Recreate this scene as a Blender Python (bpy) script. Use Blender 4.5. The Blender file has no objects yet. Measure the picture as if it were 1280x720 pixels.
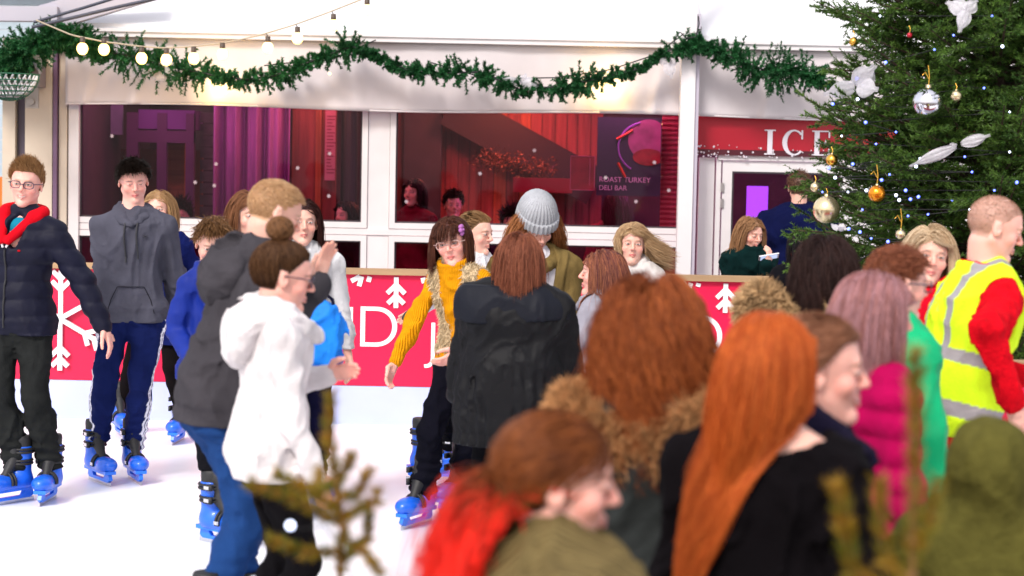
import bpy, math, random
import numpy as np
from mathutils import Vector, Matrix
R = math.radians
rng = np.random.default_rng(7)
random.seed(7)
scene = bpy.context.scene
COL = scene.collection

# ------------------------------------------------------------------ camera
FPX = 2400.0
CAMZ = 1.72
PITCH = -3.55
ROLL = 1.15
cam_d = bpy.data.cameras.new('camera'); cam = bpy.data.objects.new('camera', cam_d); COL.objects.link(cam)
cam_d.sensor_width = 36.0; cam_d.lens = 36.0 * FPX / 1280.0; cam_d.clip_start = 0.1; cam_d.clip_end = 500
cam.matrix_world = (Matrix.Translation((0, 0, CAMZ)) @ Matrix.Rotation(R(90 + PITCH), 4, 'X') @ Matrix.Rotation(R(ROLL), 4, 'Z'))
cam_d.dof.use_dof = True; cam_d.dof.focus_distance = 10.8; cam_d.dof.aperture_fstop = 2.9
cam_d.dof.aperture_blades = 0
scene.camera = cam
MW = np.array(cam.matrix_world)[:3, :3]
def at(px, py, Y):
    """point at depth Y seen at photo pixel (px, py)"""
    d = MW @ np.array([(px - 640) / FPX, (360 - py) / FPX, -1.0])
    t = Y / d[1]
    return np.array([d[0] * t, Y, CAMZ + d[2] * t])

# ------------------------------------------------------------------ light
world = bpy.data.worlds.new("World"); scene.world = world; world.use_nodes = True
wn = world.node_tree.nodes; wl = world.node_tree.links
bg = wn['Background']
sky = wn.new('ShaderNodeTexSky'); sky.sky_type = 'NISHITA'; sky.sun_disc = False
sky.sun_elevation = R(42); sky.sun_rotation = R(205); sky.air_density = 1.0; sky.dust_density = 4.0; sky.ozone_density = 1.0
mixw = wn.new('ShaderNodeMix'); mixw.data_type = 'RGBA'; mixw.inputs[0].default_value = 0.62
wl.new(sky.outputs[0], mixw.inputs[6]); mixw.inputs[7].default_value = (7.4, 7.25, 7.5, 1)   # a bright cloud layer
wl.new(mixw.outputs[2], bg.inputs[0]); bg.inputs[1].default_value = 0.105
sd = bpy.data.lights.new('sun', 'SUN'); sd.energy = 1.5; sd.angle = R(14); sd.color = (1.0, 0.95, 0.9)
sun = bpy.data.objects.new('sun', sd); COL.objects.link(sun)
sun.rotation_euler = (R(48), 0, R(-25))
scene.view_settings.view_transform = 'Standard'; scene.view_settings.look = 'None'
scene.view_settings.exposure = 0.95; scene.view_settings.gamma = 1.0
scene.view_settings.use_curve_mapping = False
scene.render.engine = 'CYCLES'
scene.cycles.use_denoising = True
try: scene.cycles.denoiser = 'OPENIMAGEDENOISE'
except Exception: pass
scene.cycles.max_bounces = 8; scene.cycles.diffuse_bounces = 3; scene.cycles.glossy_bounces = 3
scene.cycles.transmission_bounces = 6; scene.cycles.transparent_max_bounces = 12
scene.cycles.sample_clamp_indirect = 6.0
scene.cycles.caustics_reflective = False; scene.cycles.caustics_refractive = False

# ------------------------------------------------------------------ tagging helpers
def tag(o, label=None, cat=None, group=None, kind=None):
    if label: o['label'] = label
    if cat: o['category'] = cat
    if group: o['group'] = group
    if kind: o['kind'] = kind
    return o
def empty(name, loc=(0, 0, 0), rz=0.0, label=None, cat=None, group=None):
    o = bpy.data.objects.new(name, None); COL.objects.link(o)
    o.location = tuple(float(v) for v in loc); o.rotation_euler = (0, 0, rz); o.empty_display_size = 0.1
    return tag(o, label, cat, group)
def npmesh(name, verts, faces, m, parent=None, smooth=True, col=None, loc=None):
    """verts (N,3); faces: (M,k) array or list of arrays of mixed k"""
    me = bpy.data.meshes.new(name)
    verts = np.asarray(verts, dtype=np.float32)
    if isinstance(faces, np.ndarray): faces = [faces]
    faces = [np.asarray(f, dtype=np.int32) for f in faces if len(f)]
    me.vertices.add(len(verts)); me.vertices.foreach_set('co', verts.ravel())
    loops = np.concatenate([f.ravel() for f in faces])
    counts = np.concatenate([np.full(len(f), f.shape[1], np.int32) for f in faces])
    starts = np.concatenate([[0], np.cumsum(counts)[:-1]]).astype(np.int32)
    me.loops.add(len(loops)); me.loops.foreach_set('vertex_index', loops)
    me.polygons.add(len(counts)); me.polygons.foreach_set('loop_start', starts)
    try: me.polygons.foreach_set('loop_total', counts)
    except Exception: pass
    me.polygons.foreach_set('use_smooth', np.full(len(counts), bool(smooth)))
    if col is not None:
        a = me.color_attributes.new('Col', 'FLOAT_COLOR', 'POINT')
        c = np.ones((len(verts), 4), np.float32); c[:, :3] = col
        a.data.foreach_set('color', c.ravel())
    me.update(calc_edges=True); me.validate()
    if m is not None: me.materials.append(m)
    o = bpy.data.objects.new(name, me); COL.objects.link(o)
    if parent is not None: o.parent = parent
    if loc is not None: o.location = tuple(float(v) for v in loc)
    return o

class MB:
    """collects boxes, tubes, prisms; build() links them as ONE mesh"""
    def __init__(s): s.v = []; s.f = {3: [], 4: []}; s.n = 0; s.ng = []
    def add(s, v, f):
        v = np.asarray(v, float); f = np.asarray(f, int)
        s.v.append(v); s.f.setdefault(f.shape[1], []).append(f + s.n); s.n += len(v)
    def poly(s, v, idx): s.ng.append([i + s.n for i in idx])
    def box(s, x0, x1, y0, y1, z0, z1, M=None):
        v = np.array([[x, y, z] for x in (x0, x1) for y in (y0, y1) for z in (z0, z1)], float)
        if M is not None: v = v @ np.array(M).T
        s.add(v, [[0, 1, 3, 2], [4, 6, 7, 5], [0, 4, 5, 1], [2, 3, 7, 6], [0, 2, 6, 4], [1, 5, 7, 3]]); return s
    def bar(s, a, b, w, h):
        a = np.array(a, float); b = np.array(b, float); d = b - a; L = np.linalg.norm(d); d /= L
        up = np.array([0, 0, 1.0]) if abs(d[2]) < .95 else np.array([0, 1.0, 0])
        r = np.cross(d, up); r /= np.linalg.norm(r); u = np.cross(r, d)
        v = [p + r * sx * w / 2 + u * sz * h / 2 for p in (a, b) for sx in (-1, 1) for sz in (-1, 1)]
        s.add(v, [[0, 1, 3, 2], [4, 6, 7, 5], [0, 4, 5, 1], [2, 3, 7, 6], [0, 2, 6, 4], [1, 5, 7, 3]]); return s
    def tube(s, pts, r, seg=8, closed=False):
        v, f = tube_arrays(np.asarray(pts, float)[None], np.broadcast_to(np.asarray(r, float), (len(pts),))[None], seg, closed)
        s.add(v, f); return s
    def prism(s, poly, y0, y1):
        """2D polygon in XZ extruded along Y (convex or not: caps by ngon)"""
        n = len(poly); b = s.n
        v = [[p[0], y0, p[1]] for p in poly] + [[p[0], y1, p[1]] for p in poly]
        s.v.append(np.array(v, float)); s.n += 2 * n
        s.ng.append([b + i for i in range(n)]); s.ng.append([b + 2 * n - 1 - i for i in range(n)])
        s.f[4].append(np.array([[b + i, b + n + i, b + n + (i + 1) % n, b + (i + 1) % n] for i in range(n)])); return s
    def sphere(s, c, r, n=12, sc=(1, 1, 1)):
        c = np.array(c, float); u = np.linspace(0, 2 * math.pi, n + 1)[:-1]; w = np.linspace(0, math.pi, n // 2 + 1)
        U, W = np.meshgrid(u, w); v = np.stack([np.sin(W) * np.cos(U) * sc[0], np.sin(W) * np.sin(U) * sc[1], np.cos(W) * sc[2]], -1) * r + c
        v = v.reshape(-1, 3); f = []
        for i in range(len(w) - 1):
            for j in range(n):
                f.append([i * n + j, (i + 1) * n + j, (i + 1) * n + (j + 1) % n, i * n + (j + 1) % n])
        s.add(v, f); return s
    def lathe(s, prof, n=24, c=(0, 0, 0)):
        u = np.linspace(0, 2 * math.pi, n + 1)[:-1]; prof = np.array(prof, float)
        v = np.array([[r * math.cos(a) + c[0], r * math.sin(a) + c[1], z + c[2]] for r, z in prof for a in u])
        f = [[i * n + j, i * n + (j + 1) % n, (i + 1) * n + (j + 1) % n, (i + 1) * n + j] for i in range(len(prof) - 1) for j in range(n)]
        s.add(v, f); return s
    def build(s, name, m, parent=None, smooth=False, loc=None, col=None):
        fs = [np.concatenate(a) for k, a in s.f.items() if len(a)]
        v = np.concatenate(s.v)
        for k in set(len(g) for g in s.ng): fs.append(np.array([g for g in s.ng if len(g) == k]))
        return npmesh(name, v, fs, m, parent, smooth, col, loc)

def tube_arrays(S, Rr, seg=4, closed=False):
    """S (N,K,3) polylines, Rr (N,K) radii -> verts, quads"""
    N, K, _ = S.shape
    T = np.gradient(S, axis=1) if not closed else (np.roll(S, -1, 1) - np.roll(S, 1, 1))
    T /= np.linalg.norm(T, axis=2, keepdims=True) + 1e-9
    up = np.zeros_like(T); up[..., 2] = 1; m = np.abs(T[..., 2]) > .9; 
    allm = m.any(axis=1); up[allm] = (0.13, .99, 0.05) if True else up[allm]
    A = np.cross(T, up); A /= np.linalg.norm(A, axis=2, keepdims=True) + 1e-9
    B = np.cross(T, A)
    an = np.arange(seg) * 2 * math.pi / seg
    V = S[:, :, None] + Rr[:, :, None, None] * (A[:, :, None] * np.cos(an)[:, None] + B[:, :, None] * np.sin(an)[:, None])
    idx = np.arange(N * K * seg).reshape(N, K, seg)
    a = idx if not closed else np.concatenate([idx, idx[:, :1]], 1)
    q = np.stack([a[:, :-1], np.roll(a[:, :-1], -1, 2), np.roll(a[:, 1:], -1, 2), a[:, 1:]], -1).reshape(-1, 4)
    return V.reshape(-1, 3), q

# ------------------------------------------------------------------ materials
def mat(name, base=(.5, .5, .5), rough=.6, metal=0., bump=0., bscale=60, var=0., vscale=8, spec=.5, attr=False, sss=0.,
        sheen=0., emit=None, estr=1., coat=0., alpha=None, transl=0., stretch=(1, 1, 1), wave=None, btype='noise'):
    m = bpy.data.materials.new(name); m.use_nodes = True; N = m.node_tree.nodes; L = m.node_tree.links
    p = N['Principled BSDF']
    p.inputs['Base Color'].default_value = (*base, 1); p.inputs['Roughness'].default_value = rough; p.inputs['Metallic'].default_value = metal
    p.inputs['Specular IOR Level'].default_value = spec; p.inputs['Coat Weight'].default_value = coat
    if sheen: p.inputs['Sheen Weight'].default_value = sheen; p.inputs['Sheen Roughness'].default_value = .6
    if sss:
        p.inputs['Subsurface Weight'].default_value = sss; p.inputs['Subsurface Radius'].default_value = (1, .35, .2); p.inputs['Subsurface Scale'].default_value = .012
    if alpha is not None: p.inputs['Alpha'].default_value = alpha
    if emit: p.inputs['Emission Color'].default_value = (*emit, 1); p.inputs['Emission Strength'].default_value = estr
    src = None
    tc = N.new('ShaderNodeTexCoord'); mp = N.new('ShaderNodeMapping'); L.new(tc.outputs['Object'], mp.inputs[0]); mp.inputs['Scale'].default_value = stretch
    if attr:
        a = N.new('ShaderNodeAttribute'); a.attribute_name = 'Col'; src = a.outputs['Color']
    if var:
        n = N.new('ShaderNodeTexNoise'); n.inputs['Scale'].default_value = vscale; n.inputs['Detail'].default_value = 5; L.new(mp.outputs[0], n.inputs['Vector'])
        mr = N.new('ShaderNodeMapRange'); mr.inputs[1].default_value = .3; mr.inputs[2].default_value = .7; mr.inputs[3].default_value = 1 - var; mr.inputs[4].default_value = 1 + var
        L.new(n.outputs[0], mr.inputs[0])
        mx = N.new('ShaderNodeVectorMath'); mx.operation = 'SCALE'
        if src is not None: L.new(src, mx.inputs[0])
        else: mx.inputs[0].default_value = base
        L.new(mr.outputs[0], mx.inputs['Scale']); src = mx.outputs[0]
    if src is not None: L.new(src, p.inputs['Base Color'])
    if bump:
        if wave:
            n2 = N.new('ShaderNodeTexWave'); n2.wave_type = 'BANDS'; n2.bands_direction = wave; n2.inputs['Scale'].default_value = bscale; n2.inputs['Distortion'].default_value = 1.2
            n2.inputs['Detail'].default_value = 2; out = n2.outputs['Fac']
        else:
            n2 = N.new('ShaderNodeTexNoise'); n2.inputs['Scale'].default_value = bscale; n2.inputs['Detail'].default_value = 6; out = n2.outputs[0]
        L.new(mp.outputs[0], n2.inputs['Vector'])
        b = N.new('ShaderNodeBump'); b.inputs['Strength'].default_value = bump; b.inputs['Distance'].default_value = .01
        L.new(out, b.inputs['Height']); L.new(b.outputs[0], p.inputs['Normal'])
    if transl:
        t = N.new('ShaderNodeBsdfTranslucent'); t.inputs[0].default_value = (*base, 1); ms = N.new('ShaderNodeMixShader'); ms.inputs[0].default_value = transl
        L.new(p.outputs[0], ms.inputs[1]); L.new(t.outputs[0], ms.inputs[2]); L.new(ms.outputs[0], N['Material Output'].inputs[0])
        if src is not None: L.new(src, t.inputs[0])
    return m
_mc = {}
def fabric(c, kind='cloth'):
    c = tuple(float(x) ** 1.18 for x in c)
    k = (tuple(round(x, 4) for x in c), kind)
    if k not in _mc:
        if kind == 'cloth': _mc[k] = mat('woven_fabric', c, .95, bump=.35, bscale=140, var=.16, vscale=9, spec=.06)
        elif kind == 'fleece': _mc[k] = mat('fleece_fabric', c, .95, bump=.8, bscale=90, var=.2, vscale=24, spec=.05)
        elif kind == 'shell': _mc[k] = mat('shell_fabric', c, .62, bump=.35, bscale=24, var=.14, vscale=8, spec=.2)
        elif kind == 'knit': _mc[k] = mat('knit_fabric', c, .95, bump=.55, bscale=38, var=.15, vscale=20, spec=.05, wave='X')
        elif kind == 'ribs': _mc[k] = mat('ribbed_knit', c, .95, bump=.8, bscale=16, var=.15, vscale=20, spec=.05, wave='X')
        elif kind == 'fur': _mc[k] = mat('fur_fabric', c, .8, attr=True, spec=.06)
        elif kind == 'attr': _mc[k] = mat('printed_fabric', c, .85, attr=True, bump=.3, bscale=120, spec=.08, var=.12, vscale=12)
    return _mc[k]
M_SKIN = mat('skin', (.6, .35, .26), .48, attr=True, sss=.25, spec=.35, bump=.15, bscale=180)
M_HAIR = mat('hair_strands', (.2, .1, .05), .48, attr=True, spec=.16)
M_BLACK = mat('black_rubber', (.012, .012, .014), .6, bump=.2, bscale=90)
M_STEEL = mat('polished_steel', (.6, .6, .62), .25, metal=1, var=.1)

# ------------------------------------------------------------------ signed distance modelling
class Field:
    def __init__(s, xs, ys, zs):
        s.ax = [np.asarray(a, np.float32) for a in (xs, ys, zs)]
        s.V = np.full([len(a) for a in s.ax], 0.5, np.float32)
    def _sl(s, lo, hi):
        sl = []
        for a, l, h in zip(s.ax, lo, hi):
            i = max(0, int(np.searchsorted(a, l)) - 1); j = min(len(a), int(np.searchsorted(a, h)) + 1)
            if j - i < 2: return None
            sl.append(slice(i, j))
        return tuple(sl)
    def _pts(s, sl, o):
        return [s.ax[0][sl[0]][:, None, None] - o[0], s.ax[1][sl[1]][None, :, None] - o[1], s.ax[2][sl[2]][None, None, :] - o[2]]
    def _comb(s, sl, d, k, op):
        V = s.V[sl]
        if op == 'sub': d = -d
        if k <= 1e-6:
            s.V[sl] = np.minimum(V, d) if op == 'add' else np.maximum(V, d); return
        h = np.clip(.5 + .5 * ((V - d) if op == 'add' else (d - V)) / k, 0, 1)
        if op == 'add': s.V[sl] = V * (1 - h) + d * h - k * h * (1 - h)
        else: s.V[sl] = V * (1 - h) + d * h + k * h * (1 - h)
    def cap(s, a, b, ra, rb=None, k=.01, op='add', ys=1., Rm=None):
        rb = ra if rb is None else rb; a = np.asarray(a, float); b = np.asarray(b, float)
        m = max(ra, rb) * max(1, 1) + k + .012
        sl = s._sl(np.minimum(a, b) - m, np.maximum(a, b) + m)
        if sl is None: return s
        X, Y, Z = s._pts(sl, a); ab = b - a
        if Rm is not None or ys != 1.:
            Rm = np.eye(3) if Rm is None else Rm
            P = [Rm[0, i] * X + Rm[1, i] * Y + Rm[2, i] * Z for i in range(3)]; ab = Rm.T @ ab
            X, Y, Z = P[0], P[1] / ys, P[2]; ab = ab / np.array([1, ys, 1])
        L2 = float(ab @ ab) + 1e-12
        t = np.clip((X * ab[0] + Y * ab[1] + Z * ab[2]) / L2, 0, 1)
        d = np.sqrt((X - t * ab[0]) ** 2 + (Y - t * ab[1]) ** 2 + (Z - t * ab[2]) ** 2) - (ra + (rb - ra) * t)
        if ys != 1.: d = d * (.5 + .5 * ys)
        s._comb(sl, d.astype(np.float32), k, op); return s
    def ell(s, c, r, Rm=None, k=.01, op='add'):
        c = np.asarray(c, float); r = np.asarray(r, float)
        if Rm is None: ext = r
        else: ext = np.sqrt(((Rm * r[None, :]) ** 2).sum(1))
        ext = ext + k + .012
        sl = s._sl(c - ext, c + ext)
        if sl is None: return s
        X, Y, Z = s._pts(sl, c)
        if Rm is not None: X, Y, Z = [Rm[0, i] * X + Rm[1, i] * Y + Rm[2, i] * Z for i in range(3)]
        k0 = np.sqrt((X / r[0]) ** 2 + (Y / r[1]) ** 2 + (Z / r[2]) ** 2)
        k1 = np.sqrt((X / r[0] ** 2) ** 2 + (Y / r[1] ** 2) ** 2 + (Z / r[2] ** 2) ** 2) + 1e-6
        d = np.where(k0 < .15, -r.min() * (1 - k0), k0 * (k0 - 1) / k1)
        s._comb(sl, d.astype(np.float32), k, op); return s
    def plane_cut(s, p, n):
        """remove everything on the side n points to"""
        X, Y, Z = [s.ax[0][:, None, None] - p[0], s.ax[1][None, :, None] - p[1], s.ax[2][None, None, :] - p[2]]
        s.V = np.maximum(s.V, (X * n[0] + Y * n[1] + Z * n[2]).astype(np.float32)); return s
    def near(s, fn, band=.03):
        """V += fn(points, V) close to the surface"""
        i = np.nonzero(np.abs(s.V) < band)
        P = np.stack([s.ax[0][i[0]], s.ax[1][i[1]], s.ax[2][i[2]]], 1)
        s.V[i] += fn(P, s.V[i]).astype(np.float32); return s
    def mesh(s, smooth=0):
        V = s.V; V[0] = V[-1] = .1; V[:, 0] = V[:, -1] = .1; V[:, :, 0] = V[:, :, -1] = .1
        ins = V < 0
        c8 = np.zeros([n - 1 for n in V.shape], np.uint8)
        for dx in (0, 1):
            for dy in (0, 1):
                for dz in (0, 1):
                    c8 += ins[dx:dx + c8.shape[0], dy:dy + c8.shape[1], dz:dz + c8.shape[2]]
        I = np.nonzero((c8 > 0) & (c8 < 8)); n = len(I[0])
        cid = np.full(c8.shape, -1, np.int32); cid[I] = np.arange(n)
        cv = {}
        for dx in (0, 1):
            for dy in (0, 1):
                for dz in (0, 1): cv[dx, dy, dz] = V[I[0] + dx, I[1] + dy, I[2] + dz]
        acc = np.zeros((n, 3)); cnt = np.zeros(n)
        for (p, q) in [((0,0,0),(1,0,0)),((0,1,0),(1,1,0)),((0,0,1),(1,0,1)),((0,1,1),(1,1,1)),((0,0,0),(0,1,0)),((1,0,0),(1,1,0)),
                       ((0,0,1),(0,1,1)),((1,0,1),(1,1,1)),((0,0,0),(0,0,1)),((1,0,0),(1,0,1)),((0,1,0),(0,1,1)),((1,1,0),(1,1,1))]:
            a, b = cv[p], cv[q]; m = (a < 0) != (b < 0)
            t = np.where(m, a / np.where(m, a - b, 1), 0)
            for ax in range(3): acc[:, ax] += np.where(m, p[ax] + (q[ax] - p[ax]) * t, 0)
            cnt += m
        acc /= cnt[:, None]
        P = np.stack([s.ax[k][I[k]] + acc[:, k] * (s.ax[k][I[k] + 1] - s.ax[k][I[k]]) for k in range(3)], 1)
        Q = []
        for ax in range(3):
            o = [a for a in range(3) if a != ax]
            A = [slice(None)] * 3; B = [slice(None)] * 3
            A[ax] = slice(0, -1); B[ax] = slice(1, None)
            for k in o: A[k] = slice(1, -1); B[k] = slice(1, -1)
            sa, sb = ins[tuple(A)], ins[tuple(B)]
            for flip in (False, True):
                J = np.nonzero((sa & ~sb) if not flip else (~sa & sb))
                if not len(J[0]): continue
                base = [None] * 3; base[ax] = J[ax]
                for k in o: base[k] = J[k] + 1
                def g(u, w):
                    id_ = [None] * 3; id_[ax] = base[ax]; id_[o[0]] = base[o[0]] - u; id_[o[1]] = base[o[1]] - w
                    return cid[tuple(id_)]
                q = np.stack([g(1, 1), g(0, 1), g(0, 0), g(1, 0)], 1)
                if flip != (ax == 1): q = q[:, ::-1]
                Q.append(q)
        Q = np.concatenate(Q) if Q else np.zeros((0, 4), int)
        for _ in range(smooth):
            a = np.zeros_like(P); c = np.zeros(len(P))
            for k in range(4):
                for m_ in (1, 3):
                    np.add.at(a, Q[:, k], P[Q[:, (k + m_) % 4]]); np.add.at(c, Q[:, k], 1)
            P = P * .45 + .55 * a / np.maximum(c, 1)[:, None]
        return P, Q
_tab = np.random.default_rng(3).random((32, 32, 32)).astype(np.float32)
def vnoise(P):
    i = np.floor(P).astype(int); f = P - i; f = f * f * (3 - 2 * f); o = 0
    for dx in (0, 1):
        for dy in (0, 1):
            for dz in (0, 1):
                w = (f[:, 0] if dx else 1 - f[:, 0]) * (f[:, 1] if dy else 1 - f[:, 1]) * (f[:, 2] if dz else 1 - f[:, 2])
                o = o + w * _tab[(i[:, 0] + dx) & 31, (i[:, 1] + dy) & 31, (i[:, 2] + dz) & 31]
    return o
def folds(amp=.007, sc=(8, 8, 6), seed=0, fine=.35):
    sc = np.array(sc, float)
    def fn(P, V):
        w = P * sc * .55 + seed * 3.7
        W = np.stack([vnoise(w), vnoise(w + 9.1), vnoise(w + 17.3)], 1)
        Q = P * sc + W * 2.2 + seed * 5.1
        r1 = 1 - np.abs(vnoise(Q) - .5) * 2.6; r2 = 1 - np.abs(vnoise(Q * 2.3 + 3) - .5) * 2.8
        r1 = np.clip(r1, 0, 1) ** 2.2; r2 = np.clip(r2, 0, 1) ** 2
        return -amp * 2.3 * (r1 - .35) - amp * 1.1 * (r2 - .35) - amp * .9 * (vnoise(P * 5 + seed) - .5) * 2
    return fn
def axis(lo, hi, coarse, fines, fine):
    """rectilinear axis: fine steps in the intervals fines"""
    pts = [lo]; x = lo
    while x < hi:
        st = fine if any(a - coarse <= x <= b for a, b in fines) else coarse
        x += st; pts.append(x)
    return np.array(pts)
def rotm(yaw=0, pitch=0, roll=0):
    return np.array(Matrix.Rotation(R(yaw), 3, 'Z') @ Matrix.Rotation(R(pitch), 3, 'X') @ Matrix.Rotation(R(roll), 3, 'Y'))
def unit(v): v = np.asarray(v, float); return v / (np.linalg.norm(v) + 1e-9)
# ------------------------------------------------------------------ people
def ik(a, t, l1, l2, pole):
    a = np.array(a, float); t = np.array(t, float); d = t - a; D = np.linalg.norm(d)
    mx = (l1 + l2) * .998
    if D > mx: t = a + d / D * mx; d = t - a; D = mx
    u = d / D; x = (l1 * l1 - l2 * l2 + D * D) / (2 * D); h = math.sqrt(max(l1 * l1 - x * x, 0))
    p = np.array(pole, float); p = p - u * (p @ u); p = unit(p)
    return a + u * x + p * h, t

class Rig:
    """joint positions in the person's own frame: faces +Y, z up, +X is their right"""
    def __init__(s, H=1.7, base=.075, lean=0, side=0, twist=0, head=(0, 0, 0), rh=None, lh=None, rel=None, lel=None,
                 feet=None, broad=1., girth=1., hh=None, crouch=0.0, curl=(.45, .45), palm=(None, None), hdir=(None, None), neckf=0.):
        s.H = H; s.base = base; s.g = girth; s.broad = broad; s.curl = curl; s.palm = palm
        s.hh = hh or max(.222, .134 * H)
        s.pel = np.array([0, 0, .52 * H + base - crouch * H])
        s.T = rotm(0, -lean, side) @ np.array([0, 0, 1.]); s.Rt = rotm(twist, 0, 0) @ rotm(0, -lean, side)
        s.Rt = rotm(0, -lean, side) @ rotm(twist, 0, 0)
        s.neck = s.pel + s.T * .30 * H
        s.chest = s.pel + s.T * .19 * H
        s.rt = s.Rt @ np.array([1., 0, 0]); s.fw = s.Rt @ np.array([0, 1., 0])
        sw = .099 * H * broad
        s.sh = [s.neck - s.T * .026 * H + s.rt * sw, s.neck - s.T * .026 * H - s.rt * sw]
        s.Rh = s.Rt @ rotm(*head)
        Tn = unit(s.T + np.array([0, 0, .8]) + s.fw * (.12 + neckf))
        s.hc = s.neck + Tn * (.18 * H - .5 * s.hh)
        dr = [rh, lh]; de = [rel, lel]; s.el = []; s.wr = []; s.hd = []
        for i in (0, 1):
            sg = 1 if i == 0 else -1
            t = dr[i] if dr[i] is not None else (.16 * sg, .035, .475)
            t = np.array(t, float) * H + np.array([0, 0, base])
            pole = np.array(de[i], float) if de[i] is not None else np.array([.5 * sg, -1, -.2])
            e, w = ik(s.sh[i], t, .172 * H, .150 * H, pole)
            s.el.append(e); s.wr.append(w); s.hd.append(unit(w - e) if hdir[i] is None else unit(hdir[i]))
        feet = feet or ((.065, .02, 0, -8), (-.065, -.02, 0, 8))
        s.hip = [s.pel + np.array([.052 * H, 0, -.01 * H]), s.pel - np.array([.052 * H, 0, .01 * H])]
        s.an = []; s.kn = []; s.ft = []
        for i in (0, 1):
            fx, fy, fz, fa = feet[i]
            t = np.array([fx * H, fy * H, fz * H + base + .045 * H])
            k, a = ik(s.hip[i], t, .247 * H, .238 * H, (0.05 * (1 - 2 * i), 1, 0))
            s.kn.append(k); s.an.append(a); s.ft.append((a, fa))
    def hand_frame(s, i):
        d = s.hd[i]; sg = 1 if i == 0 else -1
        pn = s.palm[i] if s.palm[i] is not None else np.array([-sg, .15, 0])
        pn = np.array(pn, float); pn = unit(pn - d * (pn @ d))      # palm faces pn
        side = np.cross(d, pn) * (1 if i == 0 else -1)                # towards the thumb
        return d, pn, -side if False else side

def head_q(rig, P): return (P - rig.hc) @ rig.Rh / rig.hh
def head_prims(F, rig, smile=0., female=1., ears=True, k0=1.):
    h = rig.hh; C = rig.hc; Rm = rig.Rh
    def p(x, y, z): return C + Rm @ (np.array([x, y, z]) * h)
    w = .97 if female else 1.
    F.ell(p(0, -.06, .125), np.array([.335 * w, .425, .375]) * h, Rm, .01)
    F.ell(p(0, .07, -.13), np.array([.262 * w, .285, .34]) * h, Rm, .06 * h)
    jw = .19 if female else .215
    for sg in (-1, 1):
        F.cap(p(jw * sg, -.03, -.2), p(.05 * sg, .25, -.415), .085 * h, .075 * h, .07 * h)
        F.ell(p(.165 * sg, .22, -.10), np.array([.10, .10, .10]) * h, Rm, .06 * h)
        F.ell(p(.13 * sg, .39, .035), np.array([.095, .055, .05]) * h, Rm, .05 * h, 'sub')
    F.cap(p(-.12, .315, .115), p(.12, .315, .115), .05 * h, .05 * h, .05 * h)
    F.ell(p(0, .30, -.40), np.array([.085, .075, .08]) * h, Rm, .06 * h)
    F.cap(p(0, .345, .08), p(0, .435, -.085), .026 * h, .042 * h, .035 * h)
    for sg in (-1, 1):
        F.ell(p(.045 * sg, .39, -.10), np.array([.034, .04, .028]) * h, Rm, .02 * h)
        F.ell(p(.128 * sg, .296, .03), np.array([.068, .066, .052]) * h, Rm, .008 * h)
        if ears:
            F.ell(p(.335 * sg * w, -.05, -.02), np.array([.03, .075, .13]) * h, Rm @ rotm(-18 * sg, 8, 0), .025 * h)
            F.ell(p(.365 * sg * w, -.02, .0), np.array([.018, .035, .06]) * h, Rm, .015 * h, 'sub')
    sm = smile * .018
    for sg in (-1, 1):
        F.cap(p(0, .365, -.222), p(.075 * sg * (1 + .35 * smile), .325, -.235 + sm), .021 * h, .012 * h, .018 * h)
        F.cap(p(0, .362, -.272 - .01 * smile), p(.07 * sg * (1 + .3 * smile), .32, -.25 + sm), .026 * h, .012 * h, .018 * h)
    for sg in (-1, 1):
        F.cap(p(0, .40, -.246), p(.085 * sg * (1 + .35 * smile), .345, -.242 + sm), .009 * h, .006 * h, .008 * h, 'sub')
    # neck
    nb = rig.neck - rig.T * .01 * rig.H
    F.cap(p(0, -.10, -.28), nb, (.21 if female else .245) * h, (.235 if female else .27) * h, .08 * h)

def hand_prims(F, rig, i, k=.004):
    d, pn, th = rig.hand_frame(i); w = rig.wr[i]; L = .103 * rig.H; c = rig.curl[i]
    ac = th        # across the palm, towards the thumb side
    kn = w + d * L * .5
    F.cap(w - d * .01, w + d * L * .25, .021 * rig.H / 1.65, .024 * rig.H / 1.65, .012, ys=1.)
    for j, (o, ln) in enumerate(((.30, .44), (.10, .49), (-.10, .45), (-.29, .36))):
        b = kn + ac * o * L * .42 * 1.05 - d * abs(o) * .08 * L
        F.cap(w + d * L * .12 + ac * o * L * .25, b, .0125, .0105, .008)
        p0 = b; dr = d.copy(); seg = ln * L
        for t, fr, ra, rb in ((.55, .42, .0088, .0082), (.9, .32, .0082, .0076), (.7, .26, .0076, .0066)):
            a = c * t * (1.0 + .12 * j)
            dr = unit(dr * math.cos(a) + pn * math.sin(a)) if True else dr
            p1 = p0 + dr * seg * fr * 1.05
            F.cap(p0, p1, ra, rb, .003); p0 = p1
            nd = unit(np.cross(ac, dr)); 
            pn_l = pn
    # thumb leaves the side of the palm near its base
    t0 = w + d * L * .14 + ac * L * .13; t1 = t0 + unit(d * .75 + ac * .75 + pn * .25) * L * .24
    t2 = t1 + unit(d * .9 + ac * (.35 - .3 * c) + pn * (.3 + .3 * c)) * L * .2; t3 = t2 + unit(d * .95 + ac * .05 + pn * .35) * L * .15
    F.cap(t0, t1, .0135, .0115, .008); F.cap(t1, t2, .0105, .0095, .004); F.cap(t2, t3, .0092, .0075, .003)

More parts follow.
